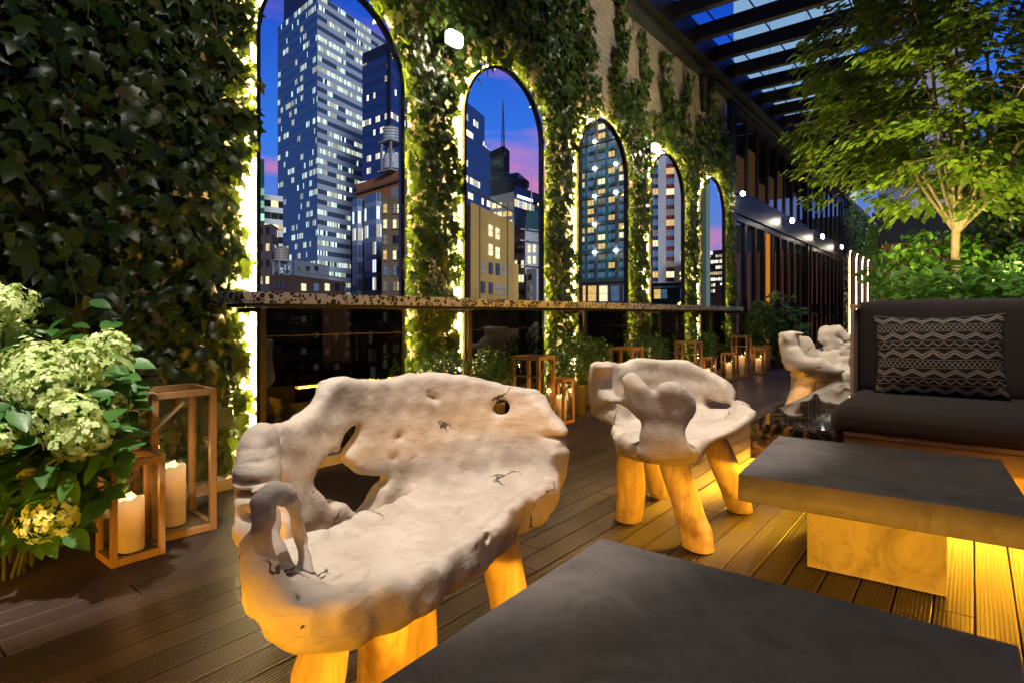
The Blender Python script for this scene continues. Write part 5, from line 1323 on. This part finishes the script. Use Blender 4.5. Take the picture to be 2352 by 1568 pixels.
def log_leg(t,org,top,bot,rt,rb,seed):
    rnd=random.Random(seed); wt=Vector((*cam2w(top[0],top[1]),top[2])); wb=Vector((*cam2w(bot[0],bot[1]),.004)); 
    n=22; m=16; vs=[];fs=[]
    ph=[rnd.uniform(0,6.28) for _ in range(5)]
    for i in range(m+1):
        f=i/m; c=wt.lerp(wb,f)+Vector((math.sin(f*3+ph[0]),math.cos(f*2.4+ph[1]),0))*.006; r=rt+(rb-rt)*f
        r*=1+.06*math.sin(f*6+ph[2])
        for k in range(n):
            a=2*math.pi*k/n; rr=r*(1+.09*math.sin(2*a+ph[3]+f*1.5)+.05*math.sin(3*a+ph[4]-f*3)+.02*math.sin(7*a+ph[1]))+.006*math.exp(-((f-.3-.08*ph[0])**2)*90)*max(0,math.cos(a-ph[2]))*2
            if i==m: rr*=.96
            vs.append((c.x-org[0]+rr*math.cos(a),c.y-org[1]+rr*math.sin(a),c.z-org[2]))
    for i in range(m):
        for k in range(n): fs.append((i*n+k,(i+1)*n+k,(i+1)*n+(k+1)%n,i*n+(k+1)%n))
    fs.append(tuple(range(n))); fs.append(tuple(m*n+k for k in reversed(range(n))))
    fs=[f[::-1] for f in fs]
    o=mesh_from('leg',vs,fs,M_leg,t,True); md=o.modifiers.new('Bevel','BEVEL'); md.width=.006; md.segments=2; md.angle_limit=math.radians(60); md.limit_method='ANGLE'
    return o
def seat_from(fn,box,h,root,name='seat_shell'):
    (x0,x1),(y0,y1),(z0,z1)=box
    x=np.arange(x0,x1,h);y=np.arange(y0,y1,h);z=np.arange(z0,z1,h)
    G=(x,y,z); G3=(x[:,None,None],y[None,:,None],z[None,None,:])
    S=fn(G,G3).astype(np.float64); V,Fq=surface_nets(S,(x0,y0,z0),h)
    W=np.stack([-SN*V[:,1]+CS*V[:,0],CS*V[:,1]+SN*V[:,0],V[:,2]],1)-np.array(root.location)
    me=bpy.data.meshes.new(name); me.vertices.add(len(W)); me.vertices.foreach_set('co',W.ravel())
    me.loops.add(Fq.size); me.loops.foreach_set('vertex_index',Fq.ravel()); me.polygons.add(len(Fq)); me.polygons.foreach_set('loop_start',np.arange(0,Fq.size,4))
    me.polygons.foreach_set('use_smooth',np.ones(len(Fq),bool)); me.update(calc_edges=True); me.validate(); me.materials.append(M_root)
    o=link(bpy.data.objects.new(name,me),root)
    m=o.modifiers.new('Smooth','SMOOTH'); m.factor=.5; m.iterations=3
    return o
r5=lambda a,b:(520.6+a*.4922,796.2+b*.4922)      # helper for outlines noted in an enlarged view
r7=lambda a,b:(1347.4+a*.3515,765.6+b*.3515)
r3=lambda a,b:(1745.6+a*.15624,704.4+b*.15624)
# ---------------- near bench
X,Y=cam2w(-.22,1.55)
nb=thing('root_bench','large bleached root-wood bench nearest the camera, with holes in its curved back','bench',(X,Y,0),group=None)
c_back=Curve([(-.52,1.16),(-.60,1.28),(-.635,1.42),(-.60,1.62),(-.50,1.80),(-.33,1.92),(-.13,1.975),(.02,1.96),(.12,1.88),(.165,1.78)],lean=.10)
# travel goes left->back->right, so "left of travel" = outside
out=[r5(*p) for p in ((205,362),(245,352),(290,345),(345,320),(395,270),(440,200),(500,155),(560,148),(620,158),(680,163),(740,155),(800,138),(860,120),(940,118),(1040,122),(1150,135),(1260,155),(1360,185),(1440,215),(1490,260),(1530,320),(1568,385),(1576,425),(1562,460),(1568,500),(1545,590),(1505,680),(1480,760),(1380,850),(1100,880),(800,880),(600,950),(450,1060),(420,1120),(330,1060),(200,1060),(215,900),(225,700),(205,520))]
hole=[r5(*p) for p in ((402,590),(432,535),(480,507),(515,503),(522,478),(548,425),(600,372),(583,440),(537,490),(531,530),(560,572),(620,607),(712,615),(690,650),(660,725),(620,772),(560,745),(540,715),(500,700),(450,720),(412,660))]
h2=[r5(*p) for p in ((1248,285),(1262,255),(1295,243),(1330,262),(1334,295),(1305,318),(1262,312))]
h3=[r5(*p) for p in ((940,222),(962,224),(982,240),(962,246))]
h4=[r5(*p) for p in ((766,424),(782,402),(800,398),(785,420))]
h5=[r5(*p) for p in ((744,508),(760,492),(776,494),(762,512))]
def f_near(G,G3):
    x,y,z=G3
    th=lambda S,Z: .029+.018*np.clip((.62-Z)/.2,0,1)+.012*np.clip((.42-S)/.3,0,1)+.006*np.sin(S*16)*np.sin(Z*13)
    back=shell(G,c_back,out,.03,[hole,h2,h3,h4,h5],rnd=.026,thf=th)
    # seat: plan outline, dished top
    seat=np.array([(-.50,1.15),(-.42,1.085),(-.33,1.10),(-.24,1.185),(-.17,1.26),(-.10,1.37),(-.035,1.46),(.0,1.54),(.045,1.66),(.11,1.74),(.15,1.83),(.08,1.93),(-.10,1.97),(-.27,1.93),(-.35,1.80),(-.42,1.63),(-.50,1.45),(-.60,1.38),(-.58,1.22)])
    XX,YY=np.meshgrid(G[0],G[1],indexing='ij'); P2=poly_sd(XX,YY,catmull(seat,4,True))[...,None]
    u=x*.6+y*.0
    top=.435+.25*np.clip(-P2-.0,0,.0)-.035*np.clip((-P2)/.09,0,1)+.045*np.clip((x+.15)/.3,0,1)+.0*y
    top=top+.0
    bot=.315+.03*np.clip((x+.2)/.35,0,1)+.012*np.sin(x*9+y*6)
    mid=(top+bot)/2; ht=(top-bot)/2
    sl=smax(P2,np.abs(z-mid)-ht,.05)
    S=smin(back,sl,.045)
    # left arm wall: thick end-grain block with a curled loop
    arm=[px3(598,1010,1.44),px3(588,1110,1.38),px3(592,1200,1.30),px3(612,1290,1.24),px3(650,1365,1.20),px3(700,1400,1.17)]
    rr=[.044,.046,.044,.042,.042,.046]
    for i in range(len(arm)-1): S=smin(S,capsule(G3,arm[i],arm[i+1],rr[i],rr[i+1]),.03)
    loop=[px3(607,1190,1.14),px3(602,1150,1.14),px3(622,1130,1.16),px3(655,1132,1.20),px3(675,1160,1.25),px3(690,1240,1.28),px3(712,1330,1.24),px3(730,1385,1.18)]
    lr=[.010,.013,.016,.019,.019,.016,.015,.020]
    for i in range(len(loop)-1): S=smin(S,capsule(G3,loop[i],loop[i+1],lr[i],lr[i+1]),.012)
    loop2=[px3(607,1190,1.14),px3(590,1250,1.15),px3(598,1320,1.13),px3(622,1380,1.12),px3(655,1410,1.12)]
    for i in range(len(loop2)-1): S=smin(S,capsule(G3,loop2[i],loop2[i+1],.018+.005*i,.023+.005*i),.02)
    S=smax(S,-capsule(G3,px3(585,1190,1.16),px3(562,1180,1.30),.022,.018),.02)       # knot hole in the end
    S=smax(S,-ell(G3,px3(645,1382,1.115),(.050,.012,.008)),.012)
    # grooves in the end grain and a slot near the right edge
    S=smax(S,-ell(G3,px3(1262,1002,1.86),(.045,.03,.010)),.02)
    for k,(py,w_) in enumerate(((1035,.05),(1062,.045),(1100,.05),(1128,.04))): S=smax(S,-ell(G3,px3(575+k*3,py,1.36),(.05,.05,.006)),.012)
    S=S+wob(G3,.0035,22,3)+wob(G3,.0015,70,5)
    def onseat(px,py,z_=.42): return px3(px,py,(EY-z_)*F/(py-HY))
    def onback(px,py):
        s_,z_=c_back.project(px,py); i=min(max(int(np.searchsorted(c_back.s,s_))-1,0),len(c_back.p)-2); e=c_back.p[i+1]-c_back.p[i]; L_=np.linalg.norm(e); q=c_back.p[i]+e*(s_-c_back.s[i])/L_+np.array([-e[1],e[0]])/L_*(c_back.lean*(z_-c_back.z0)-.042); return (q[0],q[1],z_)
    def crk(pts,r0,r1,S):
        for i in range(len(pts)-1):
            a_,b_=pts[i],pts[i+1]; f=lambda k:r0+(r1-r0)*k/(len(pts)-1)
            S=smax(S,-capsule(G3,a_,b_,f(i),f(i+1)),.004)
        return S
    S=crk([onseat(738,1348,.40),onseat(772,1328,.40),onseat(800,1318,.395),onseat(832,1300,.39)],.010,.004,S)
    S=crk([onseat(865,1256,.40),onseat(900,1250,.40),onseat(954,1246,.40)],.005,.003,S)
    S=crk([onseat(1018,1261,.41),onseat(1060,1254,.41),onseat(1100,1256,.41),onseat(1138,1263,.41)],.005,.004,S)
    S=crk([onseat(1084,1200,.42),onseat(1111,1229,.42),onseat(1136,1258,.42)],.008,.012,S)
    S=crk([onseat(770,1285,.41),onseat(790,1270,.41),onseat(812,1245,.41)],.005,.007,S)
    S=crk([onback(878,882),onback(870,905),onback(852,925),onback(845,950)],.004,.008,S)
    S=crk([onback(885,1040),onback(893,1065),onback(915,1080)],.004,.003,S)
    S=crk([onback(1150,960),onback(1163,972),onback(1148,985)],.004,.004,S)
    S=crk([onback(1205,1022),onback(1240,1024)],.005,.003,S)
    S=crk([px3(632,1425,1.13),px3(655,1392,1.12),px3(690,1372,1.12)],.014,.006,S)
    return S
seat_from(f_near,((-.78,.30),(1.0,2.14),(.24,.90)),.0064,nb)
O=nb.location
log_leg(nb,O,(-.385,1.22,.352),(-.44,1.20),.052,.052,1)
log_leg(nb,O,(-.30,1.345,.352),(-.315,1.335),.052,.055,2)
log_leg(nb,O,(-.255,1.62,.345),(-.275,1.62),.055,.060,3)
log_leg(nb,O,(-.055,1.62,.36),(.03,1.70),.055,.062,4)
# ---------------- second chair (seen from its side)
X,Y=cam2w(.72,2.72)
c2=thing('root_chair','pale root-wood armchair with a heart-shaped side, between the near bench and the concrete table','chair',(X,Y,0),group='root-wood armchairs in a row along the deck')
cv=Curve([(.42,2.42),(.405,2.60),(.45,2.80),(.56,2.96),(.74,3.05),(.95,3.05),(1.10,2.98),(1.18,2.88)],lean=.06)
o2=[r7(*p) for p in ((112,190),(180,176),(250,180),(300,166),(400,165),(500,172),(600,178),(665,182),(740,225),(830,262),(900,302),(945,360),(955,408),(930,445),(880,470),(820,450),(795,425),(790,450),(830,500),(900,520),(1010,470),(1050,470),(1052,520),(900,600),(700,720),(400,760),(300,775),(240,700),(200,600),(165,470),(140,380),(118,300))]
ca=Curve([(.40,2.50),(.46,2.36),(.56,2.30),(.68,2.31),(.78,2.40)],lean=.03)
oa=[r7(*p) for p in ((236,330),(240,285),(270,248),(320,252),(370,300),(435,372),(480,330),(540,318),(600,330),(650,385),(684,480),(665,540),(640,590),(625,690),(660,760),(560,808),(400,805),(350,770),(360,680),(355,590),(300,520),(262,440))]
ha=[r7(*p) for p in ((305,640),(320,595),(350,578),(356,620),(352,680),(308,684))]
def f_two(G,G3):
    x,y,z=G3
    S=shell(G,cv,o2,.036,[],rnd=.035,thf=lambda s,Z:.036+.010*np.sin(s*11)*np.sin(Z*12)+.018*np.clip((.5-Z)/.15,0,1))
    A=shell(G,ca,oa,.045,[ha],rnd=.05,thf=lambda s,Z:.045+.022*np.clip((.62-Z)/.2,0,1))
    S=smin(S,A,.05)
    seat=np.array([(.47,2.42),(.60,2.36),(.72,2.34),(.80,2.42),(.86,2.50),(.96,2.54),(1.06,2.60),(1.13,2.68),(1.16,2.80),(1.12,2.95),(.95,3.02),(.72,3.0),(.54,2.9),(.46,2.7)])
    XX,YY=np.meshgrid(G[0],G[1],indexing='ij'); P2=poly_sd(XX,YY,catmull(seat,4,True))[...,None]
    top=.455-.04*np.clip((-P2)/.10,0,1)+.085*np.clip((x-.85)/.28,0,1); bot=.36+.10*np.clip((x-.78)/.32,0,1)
    sl=smax(P2,np.abs(z-(top+bot)/2)-(top-bot)/2,.06); S=smin(S,sl,.05)
    S=smin(S,capsule(G3,px3(1448,1020,2.5),px3(1540,1030,2.42),.05,.055),.05)
    S=smax(S,-ell(G3,px3(1648,930,2.96),(.05,.04,.010)),.015)
    S=smax(S,-capsule(G3,px3(1502,858,3.0),px3(1522,832,3.0),.014,.008),.02)
    return S+wob(G3,.0045,20,9)+wob(G3,.0012,60,12)
seat_from(f_two,((.28,1.30),(2.16,3.22),(.24,.88)),.0085,c2)
O=c2.location
for k,((px,py),tp,rt,rb) in enumerate((((1440,1206),(.535,2.62,.38),.062,.060),((1515,1148),(.64,2.98,.38),.058,.056),((1606,1272),(.66,2.44,.40),.060,.062),((1697,1181),(.93,2.68,.42),.062,.062))):
    d=EY*F/(py-HY)+.05; log_leg(c2,O,tp,((px-1176)/F*d,d),rt*.88,rb,20+k)
# ---------------- third chair
X,Y=cam2w(3.02,5.75)
c3=thing('root_chair','root-wood armchair lit amber from below, behind the marble table end','chair',(X,Y,0),group='root-wood armchairs in a row along the deck')
cfar=Curve([(2.78,5.62),(2.80,5.85),(2.95,6.02),(3.15,6.06),(3.36,5.98),(3.48,5.80)],lean=.05)
of=[r3(*p) for p in ((515,420),(530,380),(590,400),(640,440),(700,450),(740,470),(790,570),(830,615),(950,640),(1050,622),(1150,632),(1190,680),(1190,730),(1310,740),(1320,780),(1290,860),(1100,900),(800,900),(600,850),(530,700),(520,520))]
cn=Curve([(2.74,5.80),(2.70,5.62),(2.76,5.47),(2.95,5.38),(3.15,5.42),(3.34,5.54),(3.42,5.70)],lean=.02)
on=[r3(*p) for p in ((305,560),(312,440),(345,385),(400,362),(470,372),(510,410),(525,500),(530,580),(570,598),(620,650),(690,722),(760,730),(830,732),(900,740),(980,780),(1040,812),(1090,870),(1200,915),(1150,960),(1000,985),(800,975),(600,955),(480,935),(390,830),(340,700))]
def f_three(G,G3):
    x,y,z=G3
    S=smin(shell(G,cfar,of,.05,[],rnd=.05),shell(G,cn,on,.06,[],rnd=.06),.06)
    seat=np.array([(2.74,5.6),(2.85,5.44),(3.1,5.42),(3.3,5.5),(3.45,5.62),(3.5,5.8),(3.35,5.95),(3.1,6.0),(2.85,5.9)])
    XX,YY=np.meshgrid(G[0],G[1],indexing='ij'); P2=poly_sd(XX,YY,catmull(seat,4,True))[...,None]
    S=smin(S,smax(P2,np.abs(z-.38)-.055,.06),.05)
    return S+wob(G3,.006,16,19)
seat_from(f_three,((2.52,3.66),(5.18,6.26),(.2,.92)),.012,c3)
O=c3.location
for k,(tp,bt,rt,rb) in enumerate((((2.83,5.55,.36),(2.66,5.50),.085,.10),((3.10,5.55,.36),(3.12,5.48),.075,.085),((3.35,5.72,.36),(3.42,5.74),.06,.065),((2.92,5.9,.36),(2.88,5.95),.06,.06))): log_leg(c3,O,tp,bt,rt,rb,40+k)
# ---------------- fourth chair (seen from behind, heavily pitted back)
X,Y=cam2w(3.95,6.75)
c4=thing('root_chair','weathered root chair with a pitted rounded back, farthest and half hidden by the sofa','chair',(X,Y,0),group='root-wood armchairs in a row along the deck')
c4c=Curve([(3.56,6.75),(3.70,6.56),(3.92,6.50),(4.15,6.58),(4.32,6.8)],lean=.04)
o4=[r3(*p) for p in ((876,330),(900,292),(940,276),(1020,282),(1110,290),(1190,320),(1270,390),(1330,440),(1395,490),(1480,580),(1500,700),(1400,760),(1300,745),(1100,760),(960,720),(930,600),(905,470))]
def f_four(G,G3):
    x,y,z=G3
    S=shell(G,c4c,o4,.075,[],rnd=.07)
    S=smin(S,ell(G3,(3.95,6.85,.44),(.34,.32,.07)),.08)
    r=np.random.default_rng(4)
    for k in range(16):
        p=px3(1745.6+r.uniform(960,1330)*.15624,704.4+r.uniform(360,640)*.15624,6.46); S=smax(S,-ell(G3,p,(r.uniform(.015,.05),.035,r.uniform(.010,.02))),.02)
    return S+wob(G3,.010,18,29)+wob(G3,.004,60,30)
seat_from(f_four,((3.40,4.50),(6.30,7.25),(.25,1.0)),.012,c4)
O=c4.location
for k,(tp,bt) in enumerate((((3.78,6.66,.42),(3.72,6.6)),((4.12,6.68,.42),(4.15,6.6)),((3.8,7.02,.42),(3.75,7.08)),((4.15,7.0,.42),(4.2,7.08)))): log_leg(c4,O,tp,bt,.06,.065,60+k)
# ================================================================ lamps of the place and added fill lights
AM=(1,.44,.02); WA=(1,.87,.76)
light('sofa_led','AREA',(1.2,3.585,.17),52,AM,(3.6,.02),(0,-1,-.45))
light('marble_led','AREA',(-.84,4.45,.17),60,AM,(1.9,.02),(-1,0,-.35)).rotation_euler
# unseen sofa units placed outside the frame to give amber light
t=thing('unseen_facing_sofa','unseen charcoal sofa unit facing the first one, placed for its amber light','sofa',(-3.0,-1.25,0))
part('base',MB().box(0,5.0,0,.9,.205,.40),M_sofawood,t); part('seat_cushion',MB().box(0,5.0,0,.9,.403,.54),M_fab,t,bevel=.04); part('plinth',MB().box(.1,4.9,.1,.55,.002,.204),M_black,t)
light('unseen_facing_led','AREA',(-.6,-.47,.17),72,AM,(4.4,.02),(0,1,.08))
t=thing('unseen_side_sofa','unseen charcoal sofa unit along the right side, placed for its amber light','sofa',(1.05,-.3,0))
part('base',MB().box(0,.9,0,3.3,.205,.40),M_sofawood,t); part('seat_cushion',MB().box(0,.9,0,3.3,.403,.54),M_fab,t,bevel=.04); part('plinth',MB().box(.3,.85,.1,3.2,.002,.204),M_black,t)
light('unseen_side_led','AREA',(1.30,1.35,.17),65,AM,(3.0,.02),(-1,0,-.10))
for k,(cx,cy) in enumerate(((-.345,.955),(-.30,2.69))):  # unseen amber strips added under the tables to light legs and fronts
    e=(6,7)[k]
    light('table_amber_fill','AREA',(cx,cy+.32,.258),11 if k==0 else 6,AM,(.70,.012),(0,1,-.25))
    light('table_amber_fill','AREA',(cx-.32,cy,.258),e,AM,(.70,.012),(-1,0,-.22))
    light('table_amber_fill','AREA',(cx+.32,cy,.258),6,AM,(.70,.012),(1,0,-.4))
light('tree_uplight','SPOT',(.35,6.45,1.12),1050,(1,.76,.26),.05,(-.25,.5,1),spot_size=math.radians(110),spot_blend=.6)
light('tree_uplight','SPOT',(-.40,6.35,1.12),480,(1,.80,.26),.05,(.0,.35,1),spot_size=math.radians(120),spot_blend=.7)  # unseen second uplight added to brighten the left of the crown
light('shrub_uplight','SPOT',(-.25,7.0,1.2),55,(1,.82,.25),.04,(-.1,1,.35),spot_size=math.radians(100),spot_blend=.7)
t=thing('garden_spotlight','small glowing spotlight on a stake in the planter right of the tree','spotlight',(.13,5.62,.95))
mb=MB(); mb.tube([(0,0,.04),(0,0,.17)],.012,8); part('stake',mb,M_black,t)
mb=MB(); mb.lathe([(.03,0),(.04,.09),(.036,.09),(.026,.01)],16,Matrix.Translation((0,0,.20))@Matrix.Rotation(.6,4,'X')); part('housing',mb,M_black,t)
mb=MB(); mb.lathe([(.001,-.02),(.03,-.012),(.036,.02),(.02,.05),(.001,.058)],14,Matrix.Translation((0,0,.22))); part('bulb',mb,emat('garden_bulb',(1,.85,.35),55),t)
light('garden_spot','SPOT',(.13,5.62,1.28),90,(1,.78,.25),.03,(.35,.8,.9),spot_size=math.radians(120),spot_blend=.5)
# pergola downlights above the seating
for nm,loc,tgt,e,sz in (('downlight',(-1.15,.55,4.3),(-1.30,1.30,.4),820,15),('downlight',(-1.0,2.1,4.3),(-1.15,2.72,.4),850,14),('downlight',(-1.2,-.5,4.2),(-2.62,.52,.65),1300,12),('downlight',(-.6,3.2,4.4),(-.4,3.7,.6),60,40),('downlight',(-1.0,5.0,4.4),(-1.2,6.8,.4),700,22)):
    light(nm,'SPOT',loc,e,WA,.06,Vector(tgt)-Vector(loc),spot_size=math.radians(sz*1.6),spot_blend=.6)
for loc,tgt,e in (((-.2,1.0,4.5),(-3.4,1.6,2.4),105),((-.2,4.8,4.5),(-3.4,6.4,3.4),190),((-.6,9.0,4.6),(-3.0,11.5,.5),120),((.6,-.6,4.2),(-.2,2.4,.4),90),((.2,3.2,4.2),(.0,5.6,1.1),260),((-1.6,24,4.2),(-1.2,30.5,1.5),260)):
    light('fill_flood','SPOT',loc,e,(1,.94,.82),.15,Vector(tgt)-Vector(loc),spot_size=math.radians(85),spot_blend=1)  # unseen floods added to brighten ivy, brick, tables, planter and slats
SC.cycles.use_adaptive_sampling=True; SC.cycles.adaptive_threshold=.02
SC.cycles.max_bounces=7; SC.cycles.diffuse_bounces=3; SC.cycles.glossy_bounces=4; SC.cycles.transparent_max_bounces=16; SC.cycles.transmission_bounces=4
SC.cycles.sample_clamp_indirect=4; SC.cycles.sample_clamp_direct=0; SC.cycles.use_denoising=True; SC.cycles.caustics_reflective=False; SC.cycles.caustics_refractive=False
